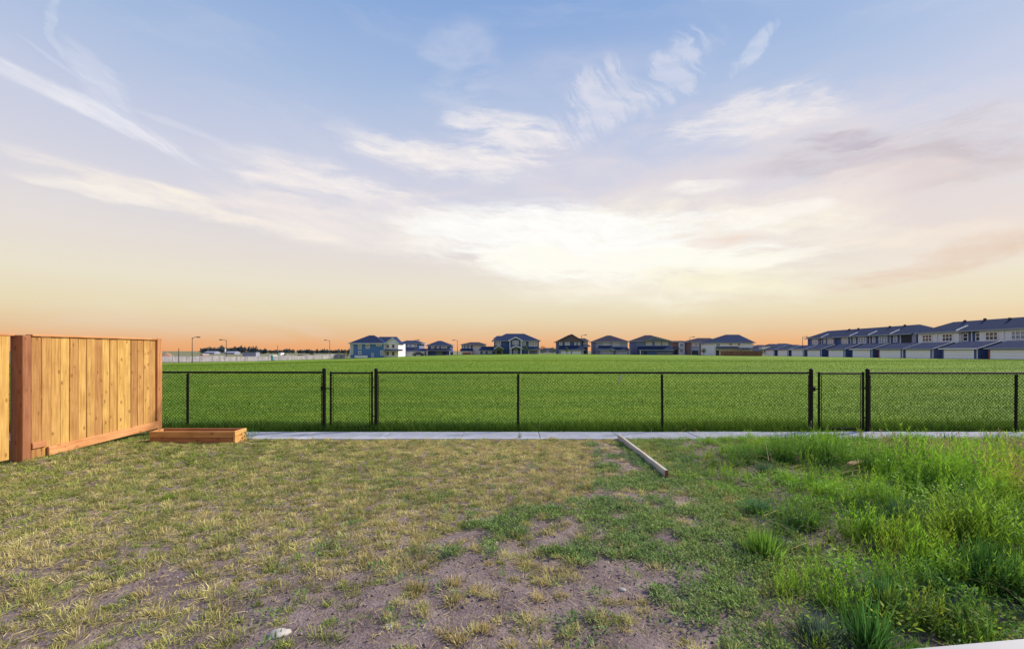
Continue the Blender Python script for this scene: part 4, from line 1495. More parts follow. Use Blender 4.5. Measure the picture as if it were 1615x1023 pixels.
wfbox('post', -7.32, -7.135, 6.285, 6.40, -0.2, 1.9, M['post_wood'])
wfbox('post', -7.27, -7.12, 8.66, 8.78, -0.2, 1.92, mat_wood('far post', (0.6, 0.32, 0.13), (0.38, 0.17, 0.06), 'Z'))
wfbox('post', -7.45, -7.33, 3.3, 3.42, -0.2, 1.9, M['post_wood'])
wfbox('cap_rail', -7.24, -7.12, 6.405, 8.655, 1.885, 1.915, M['cedar_rail'])
wfbox('rail', -7.24, -7.18, 6.405, 8.655, 1.62, 1.7, M['cedar_rail'])
wfbox('cap_rail', -7.36, -7.24, 3.43, 6.28, 1.885, 1.915, M['cedar_rail'])
o = wfbox('kickboard', -7.145, -7.105, 6.62, 8.68, 0.06, 0.2, M['cedar_rail'])
o.rotation_euler = (R(1.6), 0, 0)
wfbox('rail_end', -7.22, -7.12, 6.405, 6.60, 0.21, 0.3, M['cedar_rail'])
wfbox('rail', -7.24, -7.18, 6.405, 8.655, 0.3, 0.38, M['cedar_rail'])

# ------------------------------------------------------------------ planter
pl = empty('planter_box', (-6.54, 7.78, 0), 0, 'low orange timber planter box between wooden fence and concrete walk', 'planter')


def plbox(name, x0, x1, y0, y1, z0, z1, mat):
    o = MB().bev(0, x1 - x0, 0, y1 - y0, 0, z1 - z0, 0.005).build(name, mat, pl)
    o.location = (x0, y0, z0)
    return o


plbox('board', 0.0, 1.49, 0, 0.04, 0.0, 0.098, M['planter_wood'])
plbox('board', -0.01, 1.5, -0.002, 0.04, 0.102, 0.215, M['planter_wood'])
plbox('board', 0.0, 1.49, 0.28, 0.32, 0.0, 0.098, M['planter_wood'])
plbox('board', 0.0, 1.49, 0.28, 0.32, 0.102, 0.22, M['planter_wood'])
for z0, z1 in ((0.0, 0.098), (0.102, 0.217)):
    plbox('end_board', 0.0, 0.04, 0.045, 0.275, z0, z1, M['planter_end'])
    plbox('end_board', 1.505, 1.55, -0.01, 0.33, z0, z1 + 0.004, M['planter_end'])
plbox('corner_post', 0.05, 0.13, 0.05, 0.13, 0.0, 0.2, M['planter_end'])
plbox('corner_post', 1.41, 1.49, 0.05, 0.13, 0.0, 0.2, M['planter_end'])
sx, sy = np.meshgrid(np.linspace(0.045, 1.5, 40), np.linspace(0.045, 0.275, 14))
o = grid_mesh('soil', sx, sy, 0.1 + 0.05 * fbm(sx * 7, sy * 7, 3), M['planter_soil'])
o.parent = pl

# ------------------------------------------------------------------ loose plank
pk = empty('loose_plank', (2.05, 5.72, 0), R(0.6), 'weathered grey plank standing on edge between dry lawn and weeds', 'plank')
zn = float(yard_z(2.05, 6.5)) - 0.02
o = MB().bev(-0.022, 0.022, 0, 2.46, zn, zn + 0.13, 0.004).build('plank', M['grey_wood'], pk)
MB().box(-0.0215, 0.0215, -0.012, -0.0005, zn + 0.002, zn + 0.128).build('end_grain', M['brown_end'], pk)

# ------------------------------------------------------------------ white deck rail at the camera
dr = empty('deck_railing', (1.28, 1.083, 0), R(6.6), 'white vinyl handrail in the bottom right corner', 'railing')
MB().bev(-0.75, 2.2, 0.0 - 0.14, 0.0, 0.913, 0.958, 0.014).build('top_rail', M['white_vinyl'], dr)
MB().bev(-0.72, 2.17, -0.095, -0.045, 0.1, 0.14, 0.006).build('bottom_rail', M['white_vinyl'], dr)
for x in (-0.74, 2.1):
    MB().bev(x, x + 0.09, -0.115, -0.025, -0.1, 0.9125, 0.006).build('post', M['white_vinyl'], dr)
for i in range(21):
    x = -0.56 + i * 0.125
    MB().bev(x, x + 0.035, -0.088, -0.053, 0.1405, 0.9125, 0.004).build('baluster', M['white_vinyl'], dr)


# ------------------------------------------------------------------ yard cover maps
def in_poly(x, y, poly):
    x, y = np.asarray(x), np.asarray(y)
    r = np.zeros(x.shape, bool)
    j = len(poly) - 1
    for i in range(len(poly)):
        xi, yi = poly[i]
        xj, yj = poly[j]
        c = ((yi > y) != (yj > y)) & (x < (xj - xi) * (y - yi) / (yj - yi + 1e-12) + xi)
        r ^= c
        j = i
    return r


_wb = sorted([gpt(1005, 692), gpt(1060, 752), gpt(1150, 790), gpt(1165, 840), gpt(1215, 900), gpt(1238, 960), gpt(1240, 1023)], key=lambda p: p[1])
_wbY = np.array([p[1] for p in _wb])
_wbX = np.array([p[0] for p in _wb])


def weed_depth(X, Y):
    """metres into the weedy ground, negative on the lawn"""
    return X - np.interp(Y, _wbY, _wbX)


GREEN = [gpt(*p) for p in ((930, 698), (1000, 696), (1050, 752), (1150, 800), (1175, 870), (1190, 930), (1100, 960), (1010, 925), (930, 890), (850, 862), (740, 885), (650, 868), (690, 838), (790, 812), (880, 795), (950, 775), (935, 735))]


def green_mask(X, Y):
    jx = X + 0.35 * (fbm(X * 1.7, Y * 1.7, 31) - 0.5)
    jy = Y + 0.5 * (fbm(X * 1.7, Y * 1.7, 37) - 0.5)
    return in_poly(jx, jy, GREEN)


def bare(X, Y):
    """0 covered .. 1 bare soil"""
    base = sstep(4.3, 2.6, Y) * (0.35 + 0.5 * sstep(-3.4, -0.6, X)) + 0.12
    base = base + 0.1 * sstep(-1.0, 1.5, X) * sstep(7.5, 5, Y) - 0.35 * sstep(3.8, 5.5, Y) - 0.42 * sstep(-0.6, -2.6, X)
    n = fbm(X * 2.1, Y * 2.1, 12, 5)
    return sstep(0.6, 0.46, n + 0.22 - base * 0.5)


def dryness(X, Y):
    """0 green .. 1 straw"""
    d = 0.5 + 0.25 * sstep(-4.5, -0.5, X) + 0.2 * sstep(-1.5, 1.5, X) * sstep(4, 6, Y) - 0.25 * sstep(-5.6, -6.8, X)
    return np.clip(d + 1.1 * (fbm(X * 0.9, Y * 0.9, 23) - 0.5) + 0.5 * (fbm(X * 4, Y * 4, 29) - 0.5), 0, 1)


def visible(X, Y, m=0.6):
    return (np.abs(X) < 1.26 * Y + m) & (Y > 1.9)


STRAW = np.array([0.68, 0.56, 0.28])
OLIVE = np.array([0.42, 0.42, 0.15])
LAWNG = np.array([0.23, 0.31, 0.07])

# lawn: distinct clumps over a thin short sward
def lawn_ok(X, Y):
    k = visible(X, Y) & (weed_depth(X, Y) < 0.2) & (X > -8.4) & ~((X > -6.6) & (X < -4.95) & (Y > 7.7)) & ~((Y > 8.12) & (X > -5.6))
    return k & ~((np.abs(X - 2.05) < 0.07) & (Y > 5.6))


def lawn_layer(N, nb, r0, hgt, wid, spread, name, label, keep_bare, var):
    if N < 1:                                       # N is the spacing of the clumps
        X, Y = (q.ravel() for q in np.meshgrid(np.arange(-9.5, 3.0, N), np.arange(1.9, 8.85, N)))
        X = X + rng.uniform(-0.42, 0.42, len(X)) * N
        Y = Y + rng.uniform(-0.42, 0.42, len(Y)) * N
        N = len(X)
    else:
        X = rng.uniform(-9.5, 3.0, N)
        Y = rng.uniform(1.9, 8.85, N)
    keep = lawn_ok(X, Y)
    keep &= rng.random(N) > np.where(green_mask(X, Y), 0.72, 0.0)
    keep &= rng.random(N) > bare(X, Y) * keep_bare
    X, Y = X[keep], Y[keep]
    k = len(X)
    cs = rng.uniform(0.55, 1.35, k)
    dr_ = np.clip(dryness(X, Y) + rng.normal(0, var, k), 0, 1)
    br = np.repeat(1.08 + rng.normal(0, 0.24, k).clip(-0.45, 0.45), nb)
    sc = np.repeat(cs, nb)
    n = k * nb
    off = rng.normal(0, r0, (n, 2)) * sc[:, None] * np.array([[1.25, 0.85]])
    px_, py_ = np.repeat(X, nb) + off[:, 0], np.repeat(Y, nb) + off[:, 1]
    base = np.stack([px_, py_, yard_z(px_, py_) - 0.004], 1)
    dirs = norm(cone_dirs(n, spread) + np.concatenate([off * 10 / np.maximum(sc[:, None], 0.3), np.zeros((n, 1))], 1) + np.array([[-0.12, -0.05, 0]]))
    dd = np.clip(np.repeat(dr_, nb) + rng.normal(0, 0.16, n), 0, 1)[:, None]
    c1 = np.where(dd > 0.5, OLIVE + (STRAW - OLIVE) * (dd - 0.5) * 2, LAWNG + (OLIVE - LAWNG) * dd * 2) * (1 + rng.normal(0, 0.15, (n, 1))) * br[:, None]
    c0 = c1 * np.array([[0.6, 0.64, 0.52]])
    fall = np.exp(-(off ** 2).sum(1) / (2 * (r0 * 1.5 * sc) ** 2))
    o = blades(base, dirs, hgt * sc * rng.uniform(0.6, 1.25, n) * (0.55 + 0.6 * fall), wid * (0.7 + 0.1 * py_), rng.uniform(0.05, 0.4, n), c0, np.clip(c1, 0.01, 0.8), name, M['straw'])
    tag(o, label, 'grass', kind='stuff')


lawn_layer(0.118, 66, 0.029, 0.066, 0.0042, 0.62, 'lawn_clumps', 'half-dry clumps of lawn grass standing all over the yard', 0.6, 0.3)
lawn_layer(8000, 8, 0.035, 0.034, 0.0045, 0.8, 'lawn_sward', 'thin short lawn grass between the clumps', 0.9, 0.15)

# thatch lying flat
N = 80000
X = rng.uniform(-9.5, 3.2, N)
Y = rng.uniform(1.9, 8.12, N)
keep = visible(X, Y) & (weed_depth(X, Y) < 0.4) & (X > -7.1) & (rng.random(N) > np.clip(bare(X, Y) * 0.62 + 0.5 * green_mask(X, Y), 0, 0.96))
X, Y = X[keep], Y[keep]
n = len(X)
base = np.stack([X, Y, yard_z(X, Y) + 0.004 + rng.random(n) * 0.012], 1)
a = rng.random(n) * 2 * np.pi
d = norm(np.stack([np.cos(a), np.sin(a), rng.normal(0.1, 0.12, n)], 1))
dy = np.clip(dryness(X, Y) + rng.normal(0.15, 0.2, n), 0, 1)[:, None]
c = (OLIVE + (STRAW - OLIVE) * dy) * (0.95 + rng.normal(0, 0.2, (n, 1)))
o = blades(base, d, rng.uniform(0.04, 0.11, n), 0.0032 * (0.7 + 0.1 * Y), 0.0, np.clip(c, 0.01, 1), np.clip(c, 0.01, 1), 'lawn_thatch', M['straw'], tri=True)
tag(o, 'dry straw thatch lying on the yard soil', 'straw', kind='stuff')

# creeping green weeds
N = 24000
X = rng.uniform(-1.8, 3.4, N)
Y = rng.uniform(2.1, 8.1, N)
dens = np.where(green_mask(X, Y), 0.55, 0.04 + 0.2 * sstep(3.2, 2.4, Y) * sstep(0.0, 0.8, X)) * sstep(0.42, 0.56, fbm(X * 3.4, Y * 3.4, 51))
dens = np.where(weed_depth(X, Y) > -0.35, np.maximum(dens, 0.5 * sstep(0.35, 0.5, fbm(X * 2.2, Y * 2.2, 53))), dens)
keep = (rng.random(N) < dens) & (weed_depth(X, Y) < 0.5) & ~((np.abs(X - 2.05) < 0.05) & (Y > 5.6))
X, Y = X[keep], Y[keep]
nl = 26
bx_, by_ = np.repeat(X, nl), np.repeat(Y, nl)
n = len(bx_)
rad = np.abs(rng.normal(0, 0.05, n))
a = rng.random(n) * 2 * np.pi
px_, py_ = bx_ + rad * np.cos(a), by_ + rad * np.sin(a)
base = np.stack([px_, py_, yard_z(px_, py_) + rng.random(n) * 0.05 * np.exp(-rad * 14)], 1)
hue = np.repeat(fbm(X * 1.2, Y * 1.2, 61), nl)[:, None]
c = (np.array([[0.1, 0.2, 0.085]]) * (1 - hue) + np.array([[0.25, 0.34, 0.09]]) * hue) * (1.2 + rng.normal(0, 0.25, (n, 1)))
d = norm(np.stack([np.cos(a), np.sin(a), rng.uniform(0.2, 1.6, n)], 1))
o = leaves(base, d, rng.uniform(0.018, 0.04, n), rng.uniform(0.007, 0.014, n), np.clip(c, 0.01, 0.6), 'creeping_weeds', M['foliage'])
tag(o, 'low blue-green creeping weeds spreading over bare soil in mid yard', 'weeds', kind='stuff')

# ------------------------------------------------------------------ tall weeds on the right
BRIGHT = np.array([0.22, 0.4, 0.035])
YELG = np.array([0.31, 0.39, 0.04])
DEEP = np.array([0.06, 0.16, 0.035])
BLUEG = np.array([0.075, 0.165, 0.085])
PINKY = np.array([0.42, 0.3, 0.19])


def feather_arrays(P, H, Wd, col, nst=9, nlf=18, lw=0.0075):
    """upright feathery weed: leaning stems set with narrow leaves. P (k,3), H (k,), Wd (k,), col (k,3)"""
    k = len(P)
    S_ = k * nst
    a = rng.random(S_) * 2 * np.pi
    lean = np.abs(rng.normal(0, 0.22, S_))
    Ps, Hs, Ws, Cs = (np.repeat(q, nst, 0) for q in (P, H, Wd, col))
    sd = np.stack([np.sin(lean) * np.cos(a), np.sin(lean) * np.sin(a), np.cos(lean)], 1)
    sl = Hs * rng.uniform(0.55, 1.05, S_)
    b0 = Ps + np.stack([np.cos(a), np.sin(a), 0 * a], 1) * (Ws * 0.3 * rng.random(S_))[:, None]
    rep = lambda q: np.repeat(q, nlf, 0)
    t = np.tile(np.linspace(0.12, 1.0, nlf), S_) + rng.normal(0, 0.03, S_ * nlf)
    p = rep(b0) + rep(sd) * (rep(sl) * t)[:, None]
    n = len(p)
    az = rng.random(n) * 2 * np.pi
    out = np.stack([np.cos(az), np.sin(az), 0 * az], 1)
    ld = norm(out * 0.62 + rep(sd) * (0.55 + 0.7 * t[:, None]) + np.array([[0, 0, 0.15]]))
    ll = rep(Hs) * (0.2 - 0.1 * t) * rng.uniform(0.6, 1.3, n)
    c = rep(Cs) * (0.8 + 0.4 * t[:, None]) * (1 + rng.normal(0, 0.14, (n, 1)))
    return p, ld, ll, np.full(n, lw) * rep(Hs) / 0.35, np.clip(c * 0.9, 0.005, 0.8), np.clip(c * 1.1, 0.005, 0.8), (b0, sd, sl, Cs)


def grass_arrays(P, H, Wd, col, nb=70, spread=0.33):
    k = len(P)
    rep = lambda q: np.repeat(q, nb, 0)
    n = k * nb
    d = cone_dirs(n, spread)
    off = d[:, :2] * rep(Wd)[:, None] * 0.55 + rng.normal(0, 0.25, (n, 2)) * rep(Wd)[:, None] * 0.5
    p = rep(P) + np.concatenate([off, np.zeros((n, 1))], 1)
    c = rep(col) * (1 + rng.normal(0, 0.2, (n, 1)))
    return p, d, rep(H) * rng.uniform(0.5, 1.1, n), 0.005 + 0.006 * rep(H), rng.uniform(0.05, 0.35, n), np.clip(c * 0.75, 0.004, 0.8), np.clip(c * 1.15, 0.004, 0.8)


def leafy_arrays(P, H, Wd, col, nl=70):
    k = len(P)
    rep = lambda q: np.repeat(q, nl, 0)
    n = k * nl
    a = rng.random(n) * 2 * np.pi
    t = rng.random(n) ** 0.7
    rad = rep(Wd) * 0.5 * np.sqrt(rng.random(n)) * (0.4 + 0.7 * t)
    p = rep(P) + np.stack([np.cos(a) * rad, np.sin(a) * rad, t * rep(H) * (1 - 0.35 * (rad / (rep(Wd) * 0.6)) ** 2)], 1)
    d = norm(np.stack([np.cos(a), np.sin(a), rng.normal(0.45, 0.5, n)], 1))
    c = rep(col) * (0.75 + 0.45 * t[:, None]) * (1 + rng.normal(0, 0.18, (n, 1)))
    return p, d, rng.uniform(0.022, 0.052, n), rng.uniform(0.008, 0.018, n), np.clip(c, 0.004, 0.8)


# mass of weeds: a scatter of the three kinds
N = 8500
X = rng.uniform(1.4, 14.0, N)
Y = rng.uniform(1.7, 8.1, N)
wd = weed_depth(X, Y)
grow = sstep(-0.1, 0.9, wd)
patch = fbm(X * 0.9, Y * 0.9, 71)
keep = visible(X, Y, 1.0) & (wd > 0.0) & (rng.random(N) < 0.25 + 0.75 * grow) & (rng.random(N) < sstep(0.22, 0.5, fbm(X * 1.6, Y * 1.6, 73)) + 0.1)
keep &= ~((Y < 1.45 + 0.1) & (X > 0.4))
X, Y, wd, patch = X[keep], Y[keep], wd[keep], patch[keep]
kind = rng.random(len(X)) + 0.5 * (patch - 0.5)
# right of the plank and up to the walk the weeds are short
tall = 0.13 + 0.16 * sstep(0.2, 2.2, wd) * (0.6 + 0.8 * patch)
near_plank = sstep(3.4, 2.3, X) * sstep(5.2, 6.0, Y)
tall = tall * (1 - 0.45 * near_plank) * (0.45 + 1.05 * sstep(0.3, 0.68, fbm(X * 1.7, Y * 1.7, 79)))
# band of deeper growth against the walk on the right
tall = tall * (1.3 - 0.3 * sstep(4.6, 5.6, Y)) * (1 - 0.58 * sstep(5.8, 7.4, Y))
P = np.stack([X, Y, yard_z(X, Y) - 0.01], 1)
mixc = fbm(X * 1.3, Y * 1.3, 77)[:, None]
colr = (YELG * sstep(0.55, 0.8, mixc) + BRIGHT * (1 - sstep(0.55, 0.8, mixc))) * (0.9 + 0.25 * rng.random((len(X), 1)))
dark = (fbm(X * 1.3, Y * 1.3, 83) > 0.53)[:, None]
colr = np.where(dark, colr * 0.42 + DEEP * 0.45, colr)
f = kind < 0.5
fa = feather_arrays(P[f], tall[f] * rng.uniform(0.65, 1.5, f.sum()), 0.16 + 0 * tall[f], colr[f], 8, 20, 0.0062)
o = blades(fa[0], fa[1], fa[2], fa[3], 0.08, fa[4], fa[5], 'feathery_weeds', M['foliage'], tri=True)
tag(o, 'bright yellow-green feathery weeds filling the right of the yard', 'weeds', kind='stuff')
g = (kind >= 0.5) & (kind < 0.72)
ga = grass_arrays(P[g], tall[g] * rng.uniform(0.8, 1.4, g.sum()), 0.1 + 0 * tall[g], colr[g] * 0.6 + np.where(rng.random((g.sum(), 1)) < 0.5, DEEP, BLUEG) * 0.5, 34)
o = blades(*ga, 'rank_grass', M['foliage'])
tag(o, 'dark rank grass growing among the weeds on the right', 'grass', kind='stuff')
l = kind >= 0.72
la = leafy_arrays(P[l], tall[l] * 0.8, 0.22 + 0 * tall[l], colr[l] * np.array([[0.85, 0.95, 1.1]]), 64)
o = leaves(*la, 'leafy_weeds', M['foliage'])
tag(o, 'broad-leaved weeds among the feathery weeds on the right', 'weeds', kind='stuff')
# short ground cover beneath
N = 16000
X = rng.uniform(1.5, 12.0, N)
Y = rng.uniform(1.7, 8.12, N)
wd = weed_depth(X, Y)
keep = visible(X, Y, 0.6) & (wd > -0.1) & (rng.random(N) < 0.25 + 0.75 * sstep(0.3, 0.5, fbm(X * 2, Y * 2, 91))) & ~((np.abs(X - 2.05) < 0.06) & (Y > 5.6))
X, Y = X[keep], Y[keep]
P = np.stack([X, Y, yard_z(X, Y) - 0.005], 1)
hc = fbm(X * 1.9, Y * 1.9, 93)[:, None]
cc = (np.array([[0.15, 0.23, 0.05]]) * (1 - hc) + np.array([[0.34, 0.35, 0.07]]) * hc) * rng.uniform(0.75, 1.2, (len(X), 1))
la = leafy_arrays(P, 0.06 + 0.05 * rng.random(len(X)), 0.15 + 0 * X, cc, 14)
o = leaves(la[0], la[1], la[2] * 0.6, la[3] * 0.55, la[4], 'weed_ground_cover', M['foliage'])
tag(o, 'short green ground cover below the taller weeds', 'weeds', kind='stuff')
# tall seeding grass with pinkish heads towards the right edge
N = 900
X = rng.uniform(5.0, 9.6, N)
Y = rng.uniform(4.0, 6.6, N)
keep = rng.random(N) < sstep(0.35, 0.6, fbm(X * 0.9, Y * 0.9, 97)) * sstep(4.6, 6.2, X)
X, Y = X[keep], Y[keep]
P = np.stack([X, Y, yard_z(X, Y)], 1)
n = len(X)
d = norm(cone_dirs(n, 0.25) + np.array([[-0.35, 0, 0]]))
Hs = rng.uniform(0.25, 0.48, n)
cst = tint((0.32, 0.3, 0.12), n, 0.2)
st_b, st_d, st_l = P, d, Hs
hb = np.repeat(P + d * Hs[:, None] * 0.7, 14, 0) + np.repeat(d, 14, 0) * (np.tile(np.linspace(0, 0.3, 14), n) * np.repeat(Hs, 14))[:, None]
hd = norm(np.repeat(d, 14, 0) * 0.7 + rng.normal(0, 0.6, (len(hb), 3)))
hc = tint(PINKY, len(hb), 0.2)
B = np.concatenate([st_b, hb])
D = np.concatenate([st_d, hd])
LL = np.concatenate([st_l, rng.uniform(0.025, 0.05, len(hb))])
WW = np.concatenate([np.full(n, 0.006), np.full(len(hb), 0.008)])
CC = np.concatenate([cst, hc])
o = blades(B, D, LL, WW, 0.03, CC, CC, 'seeding_grass', M['straw'])
tag(o, 'tall pinkish seeding grass towards the right edge', 'grass', kind='stuff')


N = 1400
X = rng.uniform(2.2, 9.0, N)
Y = rng.uniform(2.0, 8.0, N)
keep = visible(X, Y) & (weed_depth(X, Y) > 0.15) & (rng.random(N) < sstep(0.4, 0.6, fbm(X * 1.4, Y * 1.4, 99)))
X, Y = X[keep], Y[keep]
n = len(X)
base = np.stack([X, Y, yard_z(X, Y) + rng.uniform(0, 0.14, n)], 1)
a = rng.random(n) * 2 * np.pi
d = norm(np.stack([np.cos(a), np.sin(a), rng.uniform(0.0, 0.9, n)], 1))
c = tint((0.52, 0.43, 0.22), n, 0.25)
o = blades(base, d, rng.uniform(0.15, 0.4, n), 0.004, rng.uniform(0.0, 0.35, n), c, c, 'dead_stems', M['straw'])
tag(o, 'bent dry dead stems caught among the weeds on the right', 'stems', kind='stuff')

# crumbs of soil and grit
N = 16000
X = rng.uniform(-6.5, 3.0, N)
Y = rng.uniform(2.0, 8.1, N)
keep = visible(X, Y) & (weed_depth(X, Y) < 0.6) & (rng.random(N) < 0.25 + 0.75 * bare(X, Y))
X, Y = X[keep], Y[keep]
n = len(X)
sz = (0.004 + 0.011 * rng.random(n) ** 3)[:, None]
oc = np.array([[1, 0, 0], [-1, 0, 0], [0, 1, 0], [0, -1, 0], [0, 0, 0.8], [0, 0, -0.8]], float)
v = np.stack([X, Y, yard_z(X, Y) + 0.004], 1)[:, None, :] + oc[None] * sz[:, :, None] * rng.uniform(0.6, 1.3, (n, 6, 1))
tr_ = np.array([[0, 2, 4], [2, 1, 4], [1, 3, 4], [3, 0, 4], [2, 0, 5], [1, 2, 5], [3, 1, 5], [0, 3, 5]])
idx = (np.arange(n) * 6)[:, None, None] + tr_[None]
cc = np.repeat(tint((0.2, 0.165, 0.165), n, 0.35, 0.04), 6, 0)
M['crumb'] = mat_foliage('soil crumbs', 0.0, 0.95)
o = fast_mesh('soil_crumbs', v.reshape(-1, 3), tris=idx.reshape(-1, 3), mat=M['crumb'], cols=cc)
tag(o, 'crumbs of soil and grit on the bare ground', 'soil', kind='stuff')


# ------------------------------------------------------------------ single plants one can point to
def plant(kind, px, py, H, Wd, col, label, name, cat='plant', nst=14):
    X, Y = gpt(px, py)
    zb = float(yard_z(X, Y)) - 0.01 if Y < 8.14 else 0.012
    e = empty(name, (X, Y, zb), 0, label, cat)
    P = np.zeros((1, 3))
    H_, W_, C_ = np.array([H]), np.array([Wd]), np.array([col], float)
    if kind == 'grass':
        blades(*grass_arrays(P, H_, W_, C_, nst, 0.36), 'blades', M['foliage'], e)
    elif kind == 'straw':
        c = grass_arrays(P, H_, W_, C_, nst, 0.55)
        blades(*c, 'blades', M['straw'], e)
    elif kind == 'feather':
        fa = feather_arrays(P, H_, W_, C_, nst, 26, 0.006)
        blades(fa[0], fa[1], fa[2], fa[3], 0.08, fa[4], fa[5], 'foliage', M['foliage'], e)
        b0, sd, sl, cs_ = fa[6]
        m = MB()
        for q in range(len(b0)):
            m.tube([b0[q], b0[q] + sd[q] * sl[q]], [0.003, 0.001], 4, False)
        m.build('stems', STEM, e)
    else:
        leaves(*leafy_arrays(P, H_, W_, C_, nst * 9), 'foliage', M['foliage'], e)
        m = MB()
        for q in range(6):
            a = q * 1.05
            m.tube([(0, 0, 0), (math.cos(a) * Wd * 0.25, math.sin(a) * Wd * 0.25, H * 0.8)], [0.004, 0.0015], 4, False)
        m.build('stems', STEM, e)
    for c in e.children:
        c['kind'] = 'stuff'
    return e


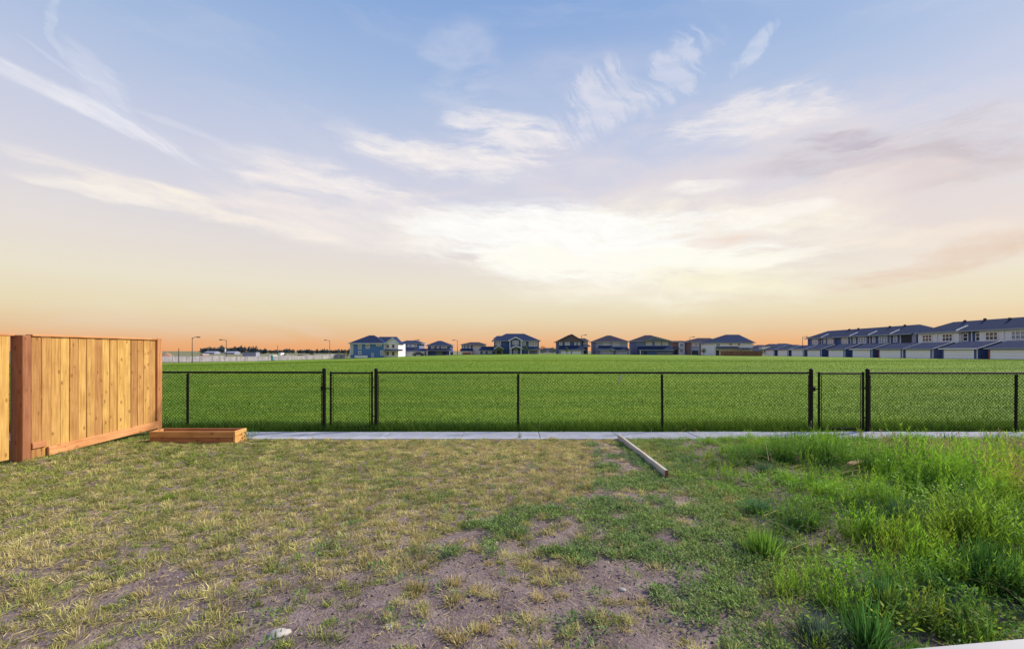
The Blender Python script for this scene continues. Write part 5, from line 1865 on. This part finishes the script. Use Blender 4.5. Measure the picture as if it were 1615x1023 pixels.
STEM = mat_noise('green stem', (0.09, 0.14, 0.03), (0.16, 0.2, 0.06), 20, 0.7)
G, Fe, Lf_, St = 'grass', 'feather', 'leafy', 'straw'
for a in (
    (G, 1240, 737, 0.24, 0.26, DEEP * 0.8, 'dark green grass clump farthest left below the right gate', 'grass_clump', 'grass', 260),
    (G, 1300, 738, 0.2, 0.36, BLUEG, 'bluish grass clump right of the dark clump below the right gate', 'grass_clump', 'grass', 220),
    (G, 1372, 740, 0.24, 0.4, BLUEG * 0.9, 'wide bluish grass clump below the right fence run', 'grass_clump', 'grass', 260),
    (G, 1196, 808, 0.21, 0.26, BLUEG * 1.25, 'soft blue-green grass clump halfway between plank and white rail', 'grass_clump', 'grass', 320),
    (G, 1203, 872, 0.27, 0.3, BRIGHT * 0.75 + BLUEG * 0.3, 'big bright grass clump at the left border of the weeds', 'grass_clump', 'grass', 420),
    (G, 1255, 832, 0.16, 0.26, BLUEG * 1.2, 'low blue-green grass clump right of the soft clump', 'grass_clump', 'grass', 240),
    (G, 1290, 1008, 0.2, 0.26, np.array([0.11, 0.17, 0.13]), 'grey-blue fine grass clump nearest the camera left of the white rail', 'grass_clump', 'grass', 420),
    (G, 1368, 1018, 0.34, 0.24, DEEP * 1.3, 'tall green grass clump at the left end of the white rail', 'grass_clump', 'grass', 260),
    (G, 1430, 836, 0.32, 0.34, BLUEG * 0.8, 'dark bluish tall grass clump in the middle of the weeds', 'grass_clump', 'grass', 300),
    (G, 1560, 935, 0.42, 0.36, DEEP * 0.9, 'dark tall grass clump near the right edge above the white rail', 'grass_clump', 'grass', 420),
    (G, 1385, 955, 0.3, 0.3, DEEP * 1.1 + BLUEG * 0.3, 'dense green grass clump above the left end of the white rail', 'grass_clump', 'grass', 320),
    (Fe, 1258, 706, 0.28, 0.3, BLUEG * 1.2, 'dull green bushy weed beside the walk below the right gate', 'bushy_weed', 'weed', 16),
    (Fe, 1310, 702, 0.25, 0.3, BRIGHT, 'bright weed overhanging the walk left of the right gate posts', 'bushy_weed', 'weed', 16),
    (Fe, 1365, 704, 0.28, 0.34, YELG * 0.9, 'yellow-green weed overhanging the walk below the right gate hinge post', 'bushy_weed', 'weed', 18),
    (Fe, 1497, 702, 0.22, 0.4, BLUEG * 1.1, 'bluish round weed against the walk on the right', 'bushy_weed', 'weed', 18),
    (Fe, 1562, 706, 0.28, 0.5, BRIGHT, 'broad bright weed hiding the walk below the last fence post', 'bushy_weed', 'weed', 22),
    (Fe, 1277, 775, 0.3, 0.28, BRIGHT * 1.05, 'upright bright weed below the dark grass clump', 'feathery_weed', 'weed', 18),
    (Fe, 1350, 860, 0.36, 0.34, BRIGHT * 1.1, 'lush bright weed in the middle of the weed bed', 'feathery_weed', 'weed', 22),
    (Fe, 1395, 872, 0.32, 0.3, BRIGHT * 0.95, 'lush bright weed right of the middle one', 'feathery_weed', 'weed', 20),
    (Fe, 1258, 935, 0.22, 0.24, BRIGHT * 1.15, 'short bright weed at the left tip of the near weed row', 'feathery_weed', 'weed', 18),
    (Fe, 1300, 950, 0.25, 0.26, BRIGHT * 1.15, 'bright weed in the near row, second from its left tip', 'feathery_weed', 'weed', 20),
    (Fe, 1340, 965, 0.26, 0.26, BRIGHT * 1.05, 'bright weed in the near row, third from its left tip', 'feathery_weed', 'weed', 20),
    (Fe, 1462, 905, 0.4, 0.36, BRIGHT, 'tall bright weed left of the dark tall grass clump', 'feathery_weed', 'weed', 22),
    (Fe, 1455, 985, 0.26, 0.22, YELG * 0.95, 'small yellow-green weed just above the white rail', 'feathery_weed', 'weed', 16),
    (Lf_, 1505, 860, 0.5, 0.6, BRIGHT * 0.85 + DEEP * 0.3, 'large leafy weed among pinkish seeding grass', 'leafy_weed', 'weed', 60),
    (Lf_, 1575, 880, 0.45, 0.55, BRIGHT * 0.9, 'leafy weed at the right edge above the dark grass clump', 'leafy_weed', 'weed', 50),
    (Lf_, 1560, 1006, 0.16, 0.5, YELG * 0.85, 'low yellow-green leafy weed along the white rail', 'leafy_weed', 'weed', 36),
    (Fe, 820, 691, 0.12, 0.12, OLIVE * 0.9, 'small weed in a joint at mid walk', 'walk_weed', 'weed', 10),
    (Lf_, 868, 694, 0.07, 0.2, OLIVE * 0.8, 'low weed at the lawn edge of the walk left of the plank', 'walk_weed', 'weed', 12),
    (Lf_, 393, 694, 0.22, 0.3, DEEP * 1.3, 'green weed growing at the right end of the planter box', 'planter_weed', 'weed', 20),
    (G, 415, 696, 0.09, 0.22, LAWNG, 'short green tuft between planter weed and walk', 'grass_tuft', 'grass', 90),
    (G, 72, 722, 0.12, 0.5, DEEP * 1.5, 'dark green grass at the foot of the near fence post', 'grass_tuft', 'grass', 220),
    (St, 658, 925, 0.085, 0.15, STRAW * 0.75, 'rounded straw tuft on bare soil, leftmost of the middle three', 'straw_tuft', 'grass', 150),
    (St, 715, 918, 0.085, 0.16, STRAW * 0.7 + OLIVE * 0.2, 'rounded straw tuft on bare soil, upper of a close pair', 'straw_tuft', 'grass', 160),
    (St, 717, 946, 0.08, 0.14, STRAW * 0.6 + OLIVE * 0.3, 'greenish straw tuft on bare soil, lower of a close pair', 'straw_tuft', 'grass', 150),
    (St, 848, 942, 0.07, 0.11, STRAW * 0.95, 'small pale straw tuft alone on soil right of centre', 'straw_tuft', 'grass', 110),
    (St, 764, 992, 0.075, 0.12, STRAW * 0.8, 'golden straw tuft near the bottom edge, right of its twin', 'straw_tuft', 'grass', 120),
    (St, 726, 1006, 0.075, 0.11, STRAW * 0.85, 'golden straw tuft at the bottom edge, left of its twin', 'straw_tuft', 'grass', 120),
    (G, 265, 787, 0.11, 0.22, BRIGHT * 0.9, 'bright green grass tuft in the left lawn', 'grass_tuft', 'grass', 140),
    (G, 1205, 920 - 170, 0.2, 0.25, BLUEG, 'bluish tuft among short weeds right of the plank', 'grass_tuft', 'grass', 140),
):
    plant(*a)

# stones and scraps
for px, py, s, lab, mt in ((614, 984, 0.026, 'pale pebble on bare soil near the bottom edge', 'stone'), (440, 992, 0.06, 'flat pale stone half buried in the near lawn', 'stone'),
                           (981, 928, 0.03, 'small pale pebble in the soil right of centre', 'stone'), (780, 852, 0.04, 'whitish stone in the creeping weeds', 'stone'),
                           (1103, 753, 0.07, 'grey stone in the weeds right of the plank', 'stone')):
    X, Y = gpt(px, py)
    v, fc = [], []
    th = np.linspace(0, np.pi, 7)
    for i_, t in enumerate(th):
        for j_ in range(10):
            p = 2 * np.pi * j_ / 10
            r_ = s * (0.8 + 0.4 * random.random())
            v.append((r_ * math.sin(t) * math.cos(p), r_ * 0.8 * math.sin(t) * math.sin(p), s * 0.36 * math.cos(t)))
    for i_ in range(6):
        for j_ in range(10):
            k_ = (j_ + 1) % 10
            fc.append((i_ * 10 + j_, (i_ + 1) * 10 + j_, (i_ + 1) * 10 + k_, i_ * 10 + k_))
    o = MB().add(v, fc).build('stone', M[mt], None, True)
    o.location = (X, Y, float(yard_z(X, Y)) + s * 0.05)
    o.rotation_euler[2] = random.random() * 3
    tag(o, lab, 'stone')
X, Y = gpt(1349, 750)
o = MB().bev(-0.11, 0.11, -0.04, 0.04, 0, 0.035, 0.006).build('wood_scrap', M['scrap'])
o.location = (X, Y, float(yard_z(X, Y)) + 0.12)
o.rotation_euler = (0.1, -0.12, 0.3)
tag(o, 'tan offcut of wood lying on the weeds below the right gate', 'wood scrap')

# ------------------------------------------------------------------ field grass
def field_blades(n, y0, y1, hgt, wid, name, label, strip=False):
    t = rng.random(n)
    t = np.where(t > 0.8, 0.8 + (t - 0.8) * rng.random(n), t)
    Y = y0 * (y1 / y0) ** t if not strip else rng.uniform(y0, y1, n)
    X = (rng.random(n) * 2 - 1) * (1.24 * Y + 1.0)
    z = terrain(X, Y)
    base = np.stack([X, Y, z], 1)
    pn = 0.35 * fbm(X * 0.12, Y * 1.1, 101) + 0.3 * fbm(X * 0.7, Y * 2.6, 103) + 0.35 * fbm(X * 0.03, Y * 0.22, 107, 3)
    d = norm(cone_dirs(n, 0.42) + np.array([[-0.15, 0, 0]]))
    H = hgt * rng.uniform(0.6, 1.25, n) * (0.45 + 1.15 * pn)
    w = wid * np.maximum(1.0, Y / 10.0)
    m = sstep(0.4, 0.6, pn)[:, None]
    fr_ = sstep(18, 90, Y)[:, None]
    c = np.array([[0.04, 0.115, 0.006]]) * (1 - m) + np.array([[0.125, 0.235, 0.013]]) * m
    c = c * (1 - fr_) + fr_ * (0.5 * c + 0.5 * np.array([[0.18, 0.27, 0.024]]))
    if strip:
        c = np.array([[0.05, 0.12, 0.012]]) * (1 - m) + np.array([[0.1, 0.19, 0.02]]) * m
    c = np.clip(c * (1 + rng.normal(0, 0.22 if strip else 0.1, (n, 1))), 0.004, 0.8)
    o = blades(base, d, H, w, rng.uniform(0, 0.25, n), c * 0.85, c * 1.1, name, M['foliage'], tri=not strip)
    tag(o, label, 'grass', kind='stuff')


field_blades(340000, 9.4, 110.0, 0.055, 0.010, 'field_grass', 'mown bright green grass covering the field behind the chain link fence')
field_blades(26000, 8.88, 9.5, 0.2, 0.008, 'fence_line_grass', 'longer dark grass left uncut along the foot of the chain link fence', True)
